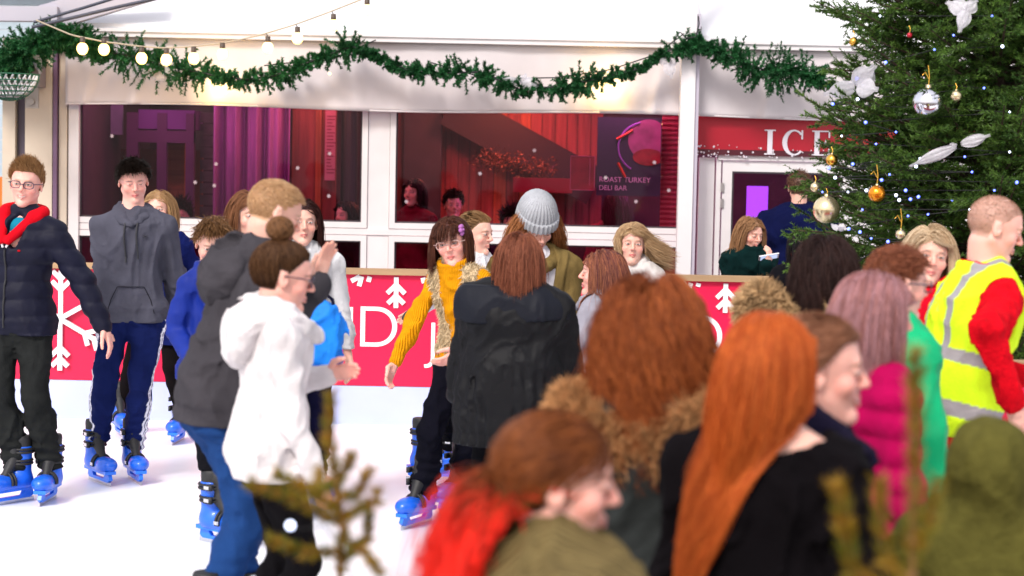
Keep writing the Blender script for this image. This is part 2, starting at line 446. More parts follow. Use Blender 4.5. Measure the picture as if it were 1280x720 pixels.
def torso_prims(F, rig, o=0., k=.05, arms=True, oa=None, hem=None, sleeve=1.0, wflare=1., blouse=0., legs=False):
    """clothing or body volume: o = cloth thickness"""
    H = rig.H; g = rig.g; Rm = rig.Rt; oa = o if oa is None else oa; b = rig.broad
    F.ell(rig.chest + rig.T * .035 * H, np.array([.098 * b * g + o / H, .066 * g + o / H, .10 + o / H]) * H, Rm, k)
    F.ell(rig.pel + rig.T * .085 * H, np.array([.083 * g * wflare + o / H, .062 * g * wflare + o / H, .12]) * H, Rm, k)
    F.ell(rig.pel + rig.T * .0 * H, np.array([.095 * g * wflare + o / H, .072 * g * wflare + o / H, .085]) * H, Rm, k)
    for i in (0, 1):
        s0 = rig.neck - rig.T * .004 * H + rig.rt * (.03 * H) * (1 - 2 * i)
        F.cap(s0 - rig.T * .008 * H, rig.sh[i] - rig.T * .008 * H, .034 * H * g ** .5 + o * .8, .030 * H * g ** .5 + o * .8, .035)
        F.cap(rig.neck + rig.T * .02 * H, rig.sh[i] - rig.T * .004 * H, .026 * H + o * .5, .022 * H + o * .5, .04)
        if arms:
            F.cap(rig.sh[i] - rig.T * .012 * H, rig.el[i], .029 * H * g ** .5 + oa, .024 * H + oa, .025)
            e, w = rig.el[i], rig.wr[i]
            F.cap(e, e + (w - e) * sleeve, .0255 * H + oa, .017 * H + oa * .8, .012)

def leg_prims(F, rig, o=0., to=1.0, ro=0.):
    H = rig.H; g = rig.g ** .5
    F.ell(rig.pel - np.array([0, 0, .01 * H]), np.array([.092 * rig.g + o / H, .070 * rig.g + o / H, .085]) * H, None, .03)
    F.cap(rig.hip[0] - (0, 0, .025 * H), rig.hip[1] - (0, 0, .025 * H), .050 * H * g + o * 1.6, .050 * H * g + o * 1.6, .03)
    for i in (0, 1):
        F.cap(rig.hip[i], rig.kn[i], .050 * H * g + o, .034 * H * g + o, .02)
        k, a = rig.kn[i], rig.an[i]; c = k + (a - k) * .3 + np.array([0, -.008 * H, 0])
        F.cap(k, c, .033 * H * g + o, .034 * H * g + o, .015)
        F.cap(c, k + (a - k) * to, .034 * H * g + o, .022 * H + o + ro, .015)

SK = {'fair': (.76, .43, .34), 'pink': (.80, .42, .345), 'tan': (.55, .32, .22)}
def skin_colors(P, rig, skin, hairc, spec):
    base = np.array(SK[skin]); q = head_q(rig, P); n = len(P)
    c = np.tile(base, (n, 1)) * (1 + .05 * (vnoise(P * 60)[:, None] - .5))
    x, y, z = np.abs(q[:, 0]), q[:, 1], q[:, 2]
    def blend(m, colr, a=1.):
        m = np.clip(m, 0, 1)[:, None] * a; c[:] = c * (1 - m) + np.array(colr) * m
    hd = (np.abs(q) < .75).all(1)
    front = hd & (y > .12)
    blend(front * np.exp(-(((x - .19) / .10) ** 2 + ((z + .12) / .09) ** 2)), base * np.array([1.08, .72, .72]), .6)
    blend(front * np.exp(-((x / .06) ** 2 + ((z + .08) / .06) ** 2)), base * np.array([1.05, .75, .72]), .5)
    lip = spec.get('lips', (.55, .17, .16)); sm = spec.get('smile', 0.); zz = z - sm * .016 * (x / .08) ** 2
    blend(front * (y > .24) * np.exp(-((x / (.085 * (1 + .3 * sm))) ** 6 + ((zz + .246) / .036) ** 4)), lip, .85)
    if sm > .5: blend(front * (y > .26) * ((x < .075) & (np.abs(zz + .247) < .013)), (.62, .55, .5), .9)
    else: blend(front * (y > .26) * ((x < .085) & (np.abs(zz + .246) < .006)), (.2, .05, .05), .6)
    # eyes
    ex = (x - .128) / .058; ez = (z - .03) / (.019 if not spec.get('lookdown') else .008); e = ex ** 2 + ez ** 2
    eye = front & (y > .2)
    blend(eye * np.clip((1.9 - e) * 1.5, 0, 1), (.12, .06, .05), .75)
    blend(eye * (e < 1), (.55, .5, .48)); blend(eye * (((x - .128) / .026) ** 2 + ((z - .03) / .026) ** 2 < 1) * (e < 1.1), (.07, .06, .05))
    # brows
    bz = .115 - .16 * (x - .13) ** 2 * 8 - .02 * (x > .17)
    blend(front * (y > .15) * np.exp(-(((x - .135) / .075) ** 4 + ((z - bz) / .018) ** 2)), spec.get('brow', np.array(hairc) * .7), .8)
    # scalp takes the hair's colour where hair grows
    if spec.get('scalp', True):
        m = hair_region(q); blend(m * hd, hairc, spec.get('scalp_a', 1.))
    # nails / finger tips a touch redder
    for i in (0, 1):
        d = np.linalg.norm(P - (rig.wr[i] + rig.hd[i] * .09 * rig.H), axis=1); blend(np.clip(1 - d / .07, 0, 1), base * np.array([1.05, .72, .7]), .6)
    return np.clip(c, 0, 1)
def hair_region(q, hl=.31):
    x, y, z = np.abs(q[:, 0]), q[:, 1], q[:, 2]
    line = np.where(y > .20, hl - .25 * np.clip(x - .15, 0, 1), np.where(y > .0, .06 + (y / .20) * (hl - .08), np.where(y > -.12, .10, -.20)))
    return ((z > line) & (y < .46)).astype(float)

def cranium(rig): return rig.hc + rig.Rh @ (np.array([0, -.06, .125]) * rig.hh), np.array([.335, .425, .375]) * rig.hh
def push_out(p, c, r, Rm, off):
    q = (p - c) @ Rm; rr = r + off[:, None]; k = np.linalg.norm(q / rr, axis=1)
    m = k < 1; q2 = q / np.maximum(k, 1e-3)[:, None]
    out = p.copy(); out[m] = (q2[m] @ Rm.T) + c; return out
def push_cap(p, a, b, r):
    ab = b - a; t = np.clip(((p - a) @ ab) / (ab @ ab), 0, 1); c = a + t[:, None] * ab; d = p - c; L = np.linalg.norm(d, axis=1)
    r = np.broadcast_to(r, L.shape); m = L < r; out = p.copy(); out[m] = c[m] + d[m] / np.maximum(L[m], 1e-4)[:, None] * r[m][:, None]; return out

def hair_strands(rig, style, length=.3, n=2600, curl=0., curlf=60., wind=(0, 0, 0), part=0., vol=1., K=13, width=.0016, bangs=0, tie=None, g=1., seed=1, cloth=.02, comb=None, hl=.31, stray=.4, gather=0., gshift=(0, 0, 0), spread=.18):
    rg = np.random.default_rng(seed); h = rig.hh; C, Rr = cranium(rig); Rm = rig.Rh
    d = rg.normal(size=(n * 4, 3)); d /= np.linalg.norm(d, axis=1)[:, None]
    P = C + (d * Rr) @ Rm.T; q = head_q(rig, P); keep = hair_region(q, hl) > 0
    if style in ('bob', 'long'): pass
    P = P[keep][:n]; d = d[keep][:n]; n = len(P); nrm = (d / Rr) @ Rm.T; nrm /= np.linalg.norm(nrm, axis=1)[:, None]
    q = head_q(rig, P)
    off = (.003 + .017 * rg.random(n) ** 1.2) * vol
    S = [P]; gvec = np.array([0, 0, -1.])
    sx = np.sign(q[:, 0] - part + rg.normal(size=n) * .03)
    if style == 'short':
        cm = np.array(comb or (0, .5, .3)); L = length * (.6 + .8 * rg.random(n)) * np.clip(.45 + 1.1 * (q[:, 2] - .05), .3, 1.)
        dirs = nrm * .22 + (Rm @ cm) * .9 + rg.normal(size=(n, 3)) * stray
        K = 6
    else:
        L = length * (.8 + .3 * rg.random(n))
        tp = np.clip((q[:, 2] - .15) / .3, 0, 1) * np.clip((q[:, 1] + .42) / .4, 0, 1)
        lat = np.stack([sx * .9 * tp + q[:, 0] * .5, -.35 - .3 * (q[:, 1] < .1) + 0 * tp, -.2 - .9 * (1 - tp)], 1)
        dirs = lat @ Rm.T + nrm * .03 + rg.normal(size=(n, 3)) * .09
    dirs /= np.linalg.norm(dirs, axis=1)[:, None]
    isb = np.zeros(n, bool)
    if bangs:
        isb = (q[:, 1] > .2) & (np.abs(q[:, 0]) < .24) & (rg.random(n) < bangs)
        dirs[isb] = (np.array([0, 1., -.6]) @ Rm.T) + rg.normal(size=(isb.sum(), 3)) * .25
        L = np.where(isb, .075 * (.8 + .4 * rg.random(n)), L)
    if tie is not None:
        # pulled back to the tie, then falling from it
        Tp = rig.hc + Rm @ (np.array(tie) * h); K1 = 7
        for j in range(1, K1):
            t = j / (K1 - 1); p = P * (1 - t) + (Tp + rg.normal(size=(n, 3)) * .006) * t
            p = push_out(p, C, Rr, Rm, off * (1 - t * .3)); S.append(p)
        dirs = unit(Tp - C)[None] * .55 + rg.normal(size=(n, 3)) * spread; dirs[:, 2] -= .45
        dirs /= np.linalg.norm(dirs, axis=1)[:, None]
    P = S[-1]; st = L / (K - 1)
    ws = np.array(wind, float); grav = .30 * g
    for j in range(1, K):
        if style == 'short': dirs = dirs + (Rm @ cm) * .12
        else:
            w = grav * (1 if j > 1 else .5)
            dirs = dirs * (1 - w) + (gvec + ws * (j / K)) * w + rg.normal(size=(n, 3)) * .035
        dirs /= np.linalg.norm(dirs, axis=1)[:, None]
        P = P + dirs * st[:, None]
        if gather and j > 4: P = P + (P.mean(0)[None] + np.array(gshift) - P) * gather * np.array([1, 1, 0])
        P = push_out(P, C, Rr, Rm, off)
        if style != 'short':
            # keep the face clear
            qq = head_q(rig, P); f = (~isb) & (qq[:, 1] > .0) & (qq[:, 2] < .26) & (np.abs(qq[:, 0]) < .30) & (qq[:, 2] > -.75)
            tgt = np.sign(qq[:, 0]) * (.29 + .04 * rg.random(n)); qq[f, 0] = qq[f, 0] * .35 + tgt[f] * .65; 
            f2 = (~isb) & (qq[:, 1] > .2) & (qq[:, 2] < .22); qq[f2, 1] = .2
            P = np.where((f | f2)[:, None], rig.hc + (qq * h) @ Rm.T, P)
            P = push_out(P, rig.hc + Rm @ (np.array([0, .02, -.14]) * h), np.array([.29, .3, .34]) * h, Rm, off * .4)
            P = push_cap(P, rig.hc - np.array([0, 0, .2 * h]), rig.neck, .062 + off * .3)
            P = push_cap(P, rig.sh[0], rig.sh[1], .036 * rig.H + cloth + off * .5)
            P = push_out(P, rig.chest + rig.T * .03 * rig.H, np.array([.1, .068, .11]) * rig.H + cloth, rig.Rt, off * .5)
        S.append(P)
    S = np.stack(S, 1)
    if curl:
        KK = S.shape[1]; t = np.linspace(0, 1, KK)[None] ** .8; ph = rg.random((n, 1)) * 6.28; fr = curlf * (.8 + .4 * rg.random((n, 1)))
        s_ = t * L[:, None]
        S = S + (curl * t)[..., None] * np.stack([np.cos(s_ * fr + ph), np.sin(s_ * fr + ph), .3 * np.sin(s_ * fr * .7 + ph)], -1) * (.5 + rg.random((n, 1, 1)))
    KK = S.shape[1]
    tt = np.linspace(0, 1, KK)[None]
    Rad = width * (.6 + .6 * rg.random((n, 1))) * np.clip(1.15 - tt ** 3 * .95, .2, 1)
    return S, Rad, tt * np.ones((n, 1)), rg.random(n)

def hair_obj(rig, parent, color, color2=None, tip=None, tip_from=.5, parts=None, name='hair', seg=3):
    V = []; Q = []; Cc = []; n0 = 0
    for S, Rad, tt, rnd in parts:
        v, q = tube_arrays(S, Rad, seg); V.append(v); Q.append(q + n0); n0 += len(v)
        c1 = np.array(color) ** 1.12; c2 = np.array(color2) ** 1.12 if color2 is not None else c1 * 1.35
        c = c1[None] * (1 - rnd[:, None]) + c2[None] * rnd[:, None]; c = c * (.8 + .4 * np.random.default_rng(5).random((len(c), 1)))
        c = np.repeat(c[:, None], S.shape[1], 1)
        if tip is not None:
            m = np.clip((tt - tip_from) / .18 + (rnd[:, None] - .5) * .8, 0, 1)[..., None]; c = c * (1 - m) + np.array(tip) * (.7 + .5 * rnd[:, None, None]) * m
        Cc.append(np.repeat(c.reshape(-1, 3), seg, 0))
    return npmesh(name, np.concatenate(V), np.concatenate(Q), M_HAIR, parent, True, np.clip(np.concatenate(Cc), 0, 1))

def fuzz(P, Q, n, ln, color, color2, down=.5, width=.003, seed=3, mask=None):
    """short fur strands standing on a mesh surface"""
    rg = np.random.default_rng(seed); 
    A, B, D = P[Q[:, 0]], P[Q[:, 1]], P[Q[:, 3]]; N = np.cross(B - A, D - A); N /= np.linalg.norm(N, axis=1)[:, None] + 1e-9
    idx = np.arange(len(Q)) if mask is None else np.nonzero(mask(A))[0]
    i = idx[rg.integers(0, len(idx), n)]; p = A[i] + (B - A)[i] * rg.random((n, 1)) + (D - A)[i] * rg.random((n, 1)); d = N[i] + rg.normal(size=(n, 3)) * .35
    d[:, 2] -= down; d /= np.linalg.norm(d, axis=1)[:, None]; L = ln * (.5 + rg.random((n, 1)))
    S = [p - N[i] * .003]
    for j in range(3):
        d[:, 2] -= .25 * down; S.append(S[-1] + d * L / 3)
    S = np.stack(S, 1); Rad = width * np.array([1, .9, .6, .15])[None] * (.6 + .8 * rg.random((n, 1)))
    return S, Rad, np.linspace(0, 1, 4)[None] * np.ones((n, 1)), rg.random(n)

def mesh_colored(F, name, m, parent, colf=None, smooth=1):
    P, Q = F.mesh(smooth)
    return npmesh(name, P, Q, m, parent, True, None if colf is None else colf(P)), P, Q

def grid_for(rig, vox, zlo, zhi, pad=.12, hands=True):
    pts = [rig.hc, rig.pel, *rig.sh, *rig.el, *rig.hip]
    if hands: pts += [rig.wr[0], rig.wr[1]]
    if zlo < .5 * rig.H: pts += [*rig.kn, *rig.an]
    pts = np.array(pts); lo = pts.min(0) - pad; hi = pts.max(0) + pad
    return Field(np.arange(lo[0], hi[0], vox), np.arange(lo[1] - .03, hi[1] + .03, vox), np.arange(zlo, zhi, vox))

# ---- the rental skate: shell, liner, strap, holder, blade
SK_MESH = {}
def skate_meshes():
    F = Field(np.arange(-.09, .09, .006), np.arange(-.16, .25, .006), np.arange(.04, .34, .006))
    F.cap((0, -.03, .12), (0, -.035, .275), .050, .053, .01)
    F.cap((0, -.05, .105), (0, .10, .10), .046, .044, .03)
    F.ell((0, .135, .108), (.053, .072, .042), None, .02)
    F.plane_cut((0, 0, .285), (0, 0, 1)); F.plane_cut((0, 0, .072), (0, 0, -1))
    SK_MESH['shell'] = F.mesh(1)
    F = Field(np.arange(-.09, .09, .006), np.arange(-.16, .25, .006), np.arange(.1, .36, .006))
    F.cap((0, -.035, .27), (0, -.035, .315), .049, .051, .01); F.cap((0, .018, .20), (0, .014, .30), .028, .026, .015)
    F.cap((0, .07, .142), (0, .02, .21), .022, .028, .015)
    F.plane_cut((0, 0, .335), (0, 0, 1)); SK_MESH['liner'] = F.mesh(1)
skate_meshes()
M_BLUE = mat('blue_plastic', (.01, .12, .72), .32, spec=.5, var=.12, vscale=20, coat=.2)
M_BLUE2 = mat('blue_plastic_holder', (.02, .18, .85), .35, spec=.5)
_sk = {}
def skate(parent, pos, ang, pitch=0):
    o = bpy.data.objects.new('ice_skate', None); COL.objects.link(o); o.parent = parent
    o.location = tuple(pos); o.rotation_euler = (R(pitch), 0, R(ang))
    if not _sk:
        _sk['shell'] = npmesh('shell', *SK_MESH['shell'], M_BLUE, o); _sk['liner'] = npmesh('liner', *SK_MESH['liner'], M_BLACK, o)
        b = MB()
        for z, yy, rx, ry in ((.262, -.035, .058, .058), (.205, -.028, .056, .058)):
            for dz in (-.008, .008):
                a = np.linspace(0, 2 * math.pi, 25)[:-1]
                b.tube(np.stack([rx * np.cos(a), yy + ry * np.sin(a), np.full(24, z + dz)], 1), .007, 6, True)
        for yy in (.045, .065):
            a = np.linspace(-.2, math.pi + .2, 14); b.tube(np.stack([.05 * np.cos(a), yy + 0 * a, .105 + .052 * np.sin(a)], 1), .007, 6)
        b.box(.052, .066, -.02, .03, .19, .22).box(.052, .066, -.02, .03, .25, .275)
        _sk['strap'] = b.build('strap', M_BLACK, o, True)
        b = MB(); b.box(-.03, .03, -.11, .19, .062, .08); b.prism([(-.10, .062), (-.105, .03), (-.085, .018), (.165, .018), (.195, .035), (.18, .062), (.13, .062), (.11, .034), (-.03, .034), (-.05, .062)], -.010, .010)
        # the prism is in XZ, turn it to YZ
        v = b.v[-1]; v[:, [0, 1]] = v[:, [1, 0]]
        _sk['holder'] = b.build('holder', M_BLUE2, o)
        _sk['blade'] = MB().box(-.002, .002, -.115, .19, 0, .02).build('blade', M_STEEL, o)
        _sk['buckle'] = MB().box(.058, .07, -.012, .02, .197, .213).box(.058, .07, -.012, .02, .255, .27).box(.047, .056, .04, .07, .10, .115).build('buckle', mat('buckle_metal', (.7, .7, .72), .3, metal=1), o)
    else:
        for k, v in _sk.items():
            c = v.copy(); COL.objects.link(c); c.parent = o
    return o
M_SHOE = mat('shoe_leather', (.03, .025, .02), .5, bump=.2, bscale=60)
_shoe = {}
def shoe(parent, pos, ang):
    if not _shoe:
        F = Field(np.arange(-.08, .08, .007), np.arange(-.14, .24, .007), np.arange(-.02, .16, .007))
        F.cap((0, -.05, .05), (0, .09, .035), .042, .038, .02); F.cap((0, -.05, .06), (0, -.05, .12), .045, .045, .02); F.ell((0, .12, .035), (.045, .07, .032), None, .02)
        F.plane_cut((0, 0, .0), (0, 0, -1)); P, Q = F.mesh(1); _shoe['o'] = npmesh('shoe', P, Q, M_SHOE, parent); o = _shoe['o']
    else:
        o = _shoe['o'].copy(); COL.objects.link(o); o.parent = parent
    o.location = tuple(pos); o.rotation_euler = (0, 0, R(ang)); return o

def glasses(parent, rig, c=(.02, .02, .05)):
    h = rig.hh; b = MB()
    def p(x, y, z): return rig.hc + rig.Rh @ (np.array([x, y, z]) * h)
    for sg in (-1, 1):
        a = np.linspace(0, 2 * math.pi, 25)[:-1]
        pts = [p(sg * .15 + .11 * np.sign(np.cos(t)) * abs(np.cos(t)) ** .7, .405 - .03 * abs(np.cos(t)), .02 + .075 * np.sign(np.sin(t)) * abs(np.sin(t)) ** .7) for t in a]
        b.tube(pts, .0022, 5, True); b.tube([p(sg * .26, .38, .05), p(sg * .33, .3, .05), p(sg * .355, -.05, .03)], .0022, 5)
    b.tube([p(-.04, .42, .03), p(0, .43, .045), p(.04, .42, .03)], .0022, 5)
    return b.build('glasses', mat('glasses_frame', c, .35), parent, True)

def person(label, px, top, s, yaw, cat='person', group=None, female=True, skin='fair', hair=None, haircol=(.12, .06, .03), haircol2=None, tip=None, tip_from=.5,
           rig=None, garments=(), legs=None, feet='skate', vox=.008, fine=.0032, face=None, glasses_c=None, extra=None, headtop=.02, Y=None, armlen=True, knee_z=None, H=None):
    Y = Y or FPX / s; p0 = at(px, top, Y); base = .075 if feet == 'skate' else .012
    H = H or (p0[2] - base - headtop); rk = dict(rig or {})
    pixk = {k: rk.pop(k) for k in list(rk) if k in ('rhp', 'lhp', 'relp', 'lelp', 'feetp')}
    r = Rig(H=H, base=base, **rk); a = R(yaw)
    if pixk:
        hx, hy = r.hc[0], r.hc[1]; loc = np.array([p0[0] - (math.cos(a) * hx - math.sin(a) * hy), Y - (math.sin(a) * hx + math.cos(a) * hy), 0])
        Ri = rotm(-yaw)
        for k, v in pixk.items():
            if k == 'feetp':
                ft = []
                for (fx_, dy_, toe_) in v:
                    q = Ri @ (np.array([at(fx_, 600, Y + dy_)[0], Y + dy_, 0]) - loc); ft.append((q[0] / H, q[1] / H, 0, toe_))
                rk['feet'] = ft
            else:
                q = Ri @ (at(v[0], v[1], Y + v[2]) - loc)
                if k in ('rhp', 'lhp'): rk[k[:2]] = (q[0] / H, q[1] / H, (q[2] - base) / H)
                else:
                    sh = r.sh[0 if k[0] == 'r' else 1]; rk[k[:3]] = q - sh
        r = Rig(H=H, base=base, **rk)
    # shift so that the head's top, not the pelvis, meets the chosen spot
    e = empty('person', (0, 0, 0), R(yaw), label, cat, group)
    hx, hy = r.hc[0], r.hc[1]; a = R(yaw)
    ox = math.cos(a) * hx - math.sin(a) * hy; oy = math.sin(a) * hx + math.cos(a) * hy
    e.location = (float(p0[0] - ox), float(Y - oy), 0.0)
    spec = dict(face or {})
    # body
    fx = [(r.hc[0] - .11, r.hc[0] + .11)]; fy = [(r.hc[1] - .13, r.hc[1] + .15)]; fz = [(r.hc[2] - .15, r.hc[2] + .15)]
    if fine < .006:
        for i in (0, 1):
            c = r.wr[i] + r.hd[i] * .05 * H; ex = .055 + abs(r.hd[i]) * .03
            fx.append((c[0] - ex[0], c[0] + ex[0])); fy.append((c[1] - ex[1], c[1] + ex[1])); fz.append((c[2] - ex[2], c[2] + ex[2]))
    pts = np.array([r.hc, r.pel, *r.sh, *r.el, *r.wr, *r.kn, *r.an, *(r.wr[i] + r.hd[i] * .12 * H for i in (0, 1))])
    lo = pts.min(0) - .16; hi = pts.max(0) + .16
    F = Field(axis(lo[0], hi[0], .016, fx, fine * 1.15), axis(lo[1], hi[1], .016, fy, fine * 1.15), axis(base - .02, r.hc[2] + .17, .016, fz, fine * 1.15))
    head_prims(F, r, spec.get('smile', 0.), female)
    torso_prims(F, r, -.008, k=.03)
    leg_prims(F, r, -.014)
    for i in (0, 1):
        hand_prims(F, r, i)
        a_, fa = r.ft[i]; F.cap(a_ + (0, -.02, -.03), a_ + rotm(fa) @ np.array([0, .12, -.04]), .026, .022, .02)
    P, Q = F.mesh(0)
    npmesh('body', P, Q, M_SKIN, e, True, skin_colors(P, r, skin, haircol, spec))
    # garments
    top_i = 0
    for gname, gd in garments:
        build_garment(gname, gd, r, e, vox)
    hz = [g_[1].get('hem', .47) * H + base for g_ in garments if g_[1].get('arms', True)]
    if legs: build_legs(legs, r, e, vox, min(hz) if hz else None)
    for i in (0, 1):
        a_, fa = r.ft[i]
        if feet == 'skate': skate(e, (a_[0], a_[1] + .03, a_[2] - base - .045 * H), fa, 0)
        elif feet == 'shoe': shoe(e, (a_[0], a_[1] + .03, a_[2] - .045 * H - base + .002), fa)
    if hair:
        parts = [hair_strands(r, seed=int(px) + 3 * j, **hd) for j, hd in enumerate(hair)]
        hair_obj(r, e, haircol, haircol2, tip, tip_from, parts)
    if glasses_c: glasses(e, r, glasses_c)
    if extra: extra(e, r)
    return e, r

def build_garment(name, g, r, e, vox):
    """g: color, off, hem (fraction of H), sleeve, kind, amp, collar, hood, puffer, arms, flare"""
    H = r.H; off = g.get('off', .014); hem = g.get('hem', .47) * H + r.base; v = g.get('vox', vox)
    F = grid_for(r, v, hem - .06, r.hc[2] + (.22 if g.get('hood_up') else .05 + .02), hands=g.get('arms', True))
    torso_prims(F, r, off, arms=g.get('arms', True), oa=g.get('oa', off * .9), sleeve=g.get('sleeve', 1.), wflare=g.get('flare', 1.))
    if g.get('arms', True) is False:
        if g.get('cap', .12): 
            for i in (0, 1): F.cap(r.sh[i] - r.T * .012 * H, r.sh[i] + (r.el[i] - r.sh[i]) * g.get('cap', .12), .032 * H + off, .031 * H + off, .03)
    # skirt of the garment, down to the hem
    fl = g.get('flare', 1.)
    F.cap(r.pel + r.T * .05 * H, np.array([r.pel[0], r.pel[1], hem - .02]), .090 * H * r.g * fl + off, (.094 * r.g * fl) * H * g.get('hemw', 1.) + off, .03, ys=.74)
    for i in (0, 1): F.cap(r.hip[i], r.kn[i], .054 * H * r.g ** .5 + off + .010, .046 * H + off, .03)
    if g.get('puffer'):
        ph = g['puffer']
        F.near(lambda P, V: -.011 * np.abs(np.sin(P[:, 2] * math.pi / ph + .3 * np.sin(P[:, 0] * 9))) ** .7 + .005, .04)
    F.near(folds(g.get('amp', .008), g.get('fsc', (9, 9, 6.5)), seed=int(r.hc[0] * 100 + r.H * 1000) % 13), .035)
    if g.get('pleat'):     # hanging vertical folds of a loose coat below the yoke
        zz = g['pleat'] * H; F.near(lambda P, V: np.clip((zz - P[:, 2]) / .1, 0, 1) * .006 * np.sin(np.arctan2(P[:, 0] - r.pel[0], P[:, 1] - r.pel[1]) * 26 + 3 * vnoise(P * 4)), .03)
    if g.get('cuff', True) and g.get('arms', True):
        for i in (0, 1):
            ev, w = r.el[i], r.wr[i]; t = g.get('sleeve', 1.)
            c = ev + (w - ev) * t; d = unit(w - ev)
            F.cap(c - d * .035, c + d * .004, .021 * H + off * .6, .0205 * H + off * .5, .006)
    cw = g.get('collar')
    if cw:      # standing collar: a ring round the neck
        rad = .050 * H / 1.65 * 1.62 + .006 + g.get('collar_w', 0)
        n = 14; nd = unit(r.hc - r.neck); c0 = r.neck + nd * .015
        ax1 = unit(np.cross(nd, r.fw)); ax2 = np.cross(ax1, nd)
        for lv in np.linspace(0, cw, 3):
            for j in range(n):
                a, b = 2 * math.pi * j / n, 2 * math.pi * (j + 1) / n
                def cp(t): return c0 + nd * (lv - .02 * max(0, math.sin(t)) * 1) + ax1 * math.cos(t) * rad + ax2 * math.sin(t) * rad * 1.02 * (1 if True else 1)
                if g.get('open_front') and math.cos(a - math.pi / 2) > 0.8: continue
                F.cap(cp(a), cp(b), .011, .011, .008)
    if g.get('band', True) and hem > .3 * H and not g.get('fur'):   # hem band
        zb0 = hem + .055; F.near(lambda P, V: .0055 * np.exp(-((P[:, 2] - zb0) / .006) ** 2) + .0035 * np.clip((zb0 - P[:, 2]) / .01, 0, 1), .03)
    if g.get('throat'):
        tw, th = g['throat']; F.ell(r.neck + r.fw * .12 - (0, 0, th * .35), (tw, .075, th), r.Rt, .004, 'sub')
    if g.get('hood_up'):
        C, Rr = cranium(r); F.ell(C + np.array([0, 0, .004]), Rr + .022, r.Rh, .02); F.ell(r.hc + r.Rh @ (np.array([0, -.1, -.2]) * r.hh), np.array([.36, .36, .5]) * r.hh, r.Rh, .04)
        F.cap(r.hc - r.fw * .02 - np.array([0, 0, .09]), r.neck, .078, .095, .04)
        F.ell(r.hc + r.Rh @ (np.array([0, .52, -.02]) * r.hh), np.array([.27, .35, .46]) * r.hh, r.Rh, .01, 'sub')
        F.near(folds(.004, (10, 10, 7), 4), .03)
    F.plane_cut((0, 0, hem), (0, 0, -1))
    if not g.get('arms', True):
        for i in (0, 1):
            rr = .029 * H * r.g ** .5 + max(.008, off * .6) + .008; q = r.sh[i] + (r.sh[i] - r.neck) * .10
            F.cap(q + (r.el[i] - r.sh[i]) * g.get('cap', .12) * 1.5, r.el[i], rr, rr, .004, 'sub'); F.ell(r.sh[i] + unit(r.sh[i] - r.neck) * .055 * H, (.05 * H, .11, .2 * H), r.Rt, .01, 'sub') if g.get('cap', .12) < .1 else None
    if g.get('front_cut'):      # open V at the front
        w = g['front_cut']; c = r.neck + r.fw * .10
        F.cap(c + np.array([0, 0, .03]), c + r.T * -.26 * H, w, w * .35, .006, 'sub')
    if g.get('neck_cut'):       # scooped neckline
        F.ell(r.neck + r.T * .03 + r.fw * g.get('ncf', .0), np.array([g['neck_cut'], g['neck_cut'] * .8, .05]), r.Rt, .01, 'sub')
    P, Q = F.mesh(g.get('sm', 1)); r.gm = getattr(r, 'gm', {}); r.gm[name] = P
    if g.get('hood'): hood_obj(e, r, g, v)
    col = g.get('color', (.2, .2, .2)); kind = g.get('kind', 'cloth'); cf = g.get('colf')
    if g.get('fur'):
        base = np.array(col); c = np.tile(base, (len(P), 1))
        fr = fuzz(P, Q, g['fur'], g.get('furlen', .03), col, None, width=g.get('furw', .0028))
        S, Rad, tt, rnd = fr; fv, fq = tube_arrays(S, Rad, 3)
        fc = np.repeat(np.repeat((base[None] * (.55 + 1.0 * rnd[:, None]))[:, None], 4, 1).reshape(-1, 3), 3, 0)
        o = npmesh(name, np.concatenate([P, fv]), np.concatenate([Q, fq + len(P)]), fabric(col, 'fur'), e, True, np.clip(np.concatenate([c, fc]), 0, 1))
    elif cf is not None:
        o = npmesh(name, P, Q, fabric(col, 'attr'), e, True, cf(P, r))
    else:
        o = npmesh(name, P, Q, g.get('mat') or fabric(col, kind), e, True)
    return o

def front(r, name, x, z, back=False):
    """a spot on the outside of a garment, x to the person's right, at height z"""
    P = r.gm[name]; m = (np.abs(P[:, 0] - x) < .014) & (np.abs(P[:, 2] - z) < .014)
    if not m.any(): return np.array([x, .1, z])
    return np.array([x, P[m, 1].min() - .002 if back else P[m, 1].max() + .002, z])
def hood_obj(e, r, g, v):
    hs = g['hood']; H = r.H; o = g.get('off', .014)
    F = grid_for(r, .0065, r.neck[2] - .22, r.hc[2] + .08, hands=False)
    n = 18
    for lv in (0, 1, 2):
        rr = (.088, .082, .070)[lv] * hs ** .6; sz = (.026, .024, .017)[lv] * hs
        for j in range(n):
            a, b_ = R(-270 + j * 360 / n), R(-270 + (j + 1) * 360 / n)
            def cp(t):
                w = max(0., -math.sin(t)); f = max(0., math.sin(t))
                return r.neck + r.rt * math.cos(t) * rr * (1 - .25 * f) + r.fw * (math.sin(t) * rr * 1.12 - .006 + f * .022) + np.array([0, 0, .016 + lv * .021 - .026 * w * (1 - lv * .3) - (.06 + .012 * lv) * f])
            sa = sz * (1 - .66 * max(0., math.sin(a))); F.cap(cp(a), cp(b_), sa, sa, .012)
    bk = r.neck - r.fw * (.085 * hs + .012)
    F.ell(bk + np.array([0, 0, -.045 * hs]), np.array([.095, .045, .075]) * hs, r.Rt, .03)
    F.ell(bk + r.fw * .01 + np.array([0, 0, .035]), np.array([.055, .040, .028]) * hs, r.Rt, .006, 'sub')
    F.near(folds(.0045, (11, 11, 15), 6), .03)
    P, Q = F.mesh(1); npmesh('hood', P, Q, fabric(g.get('color'), g.get('kind', 'cloth')), e)
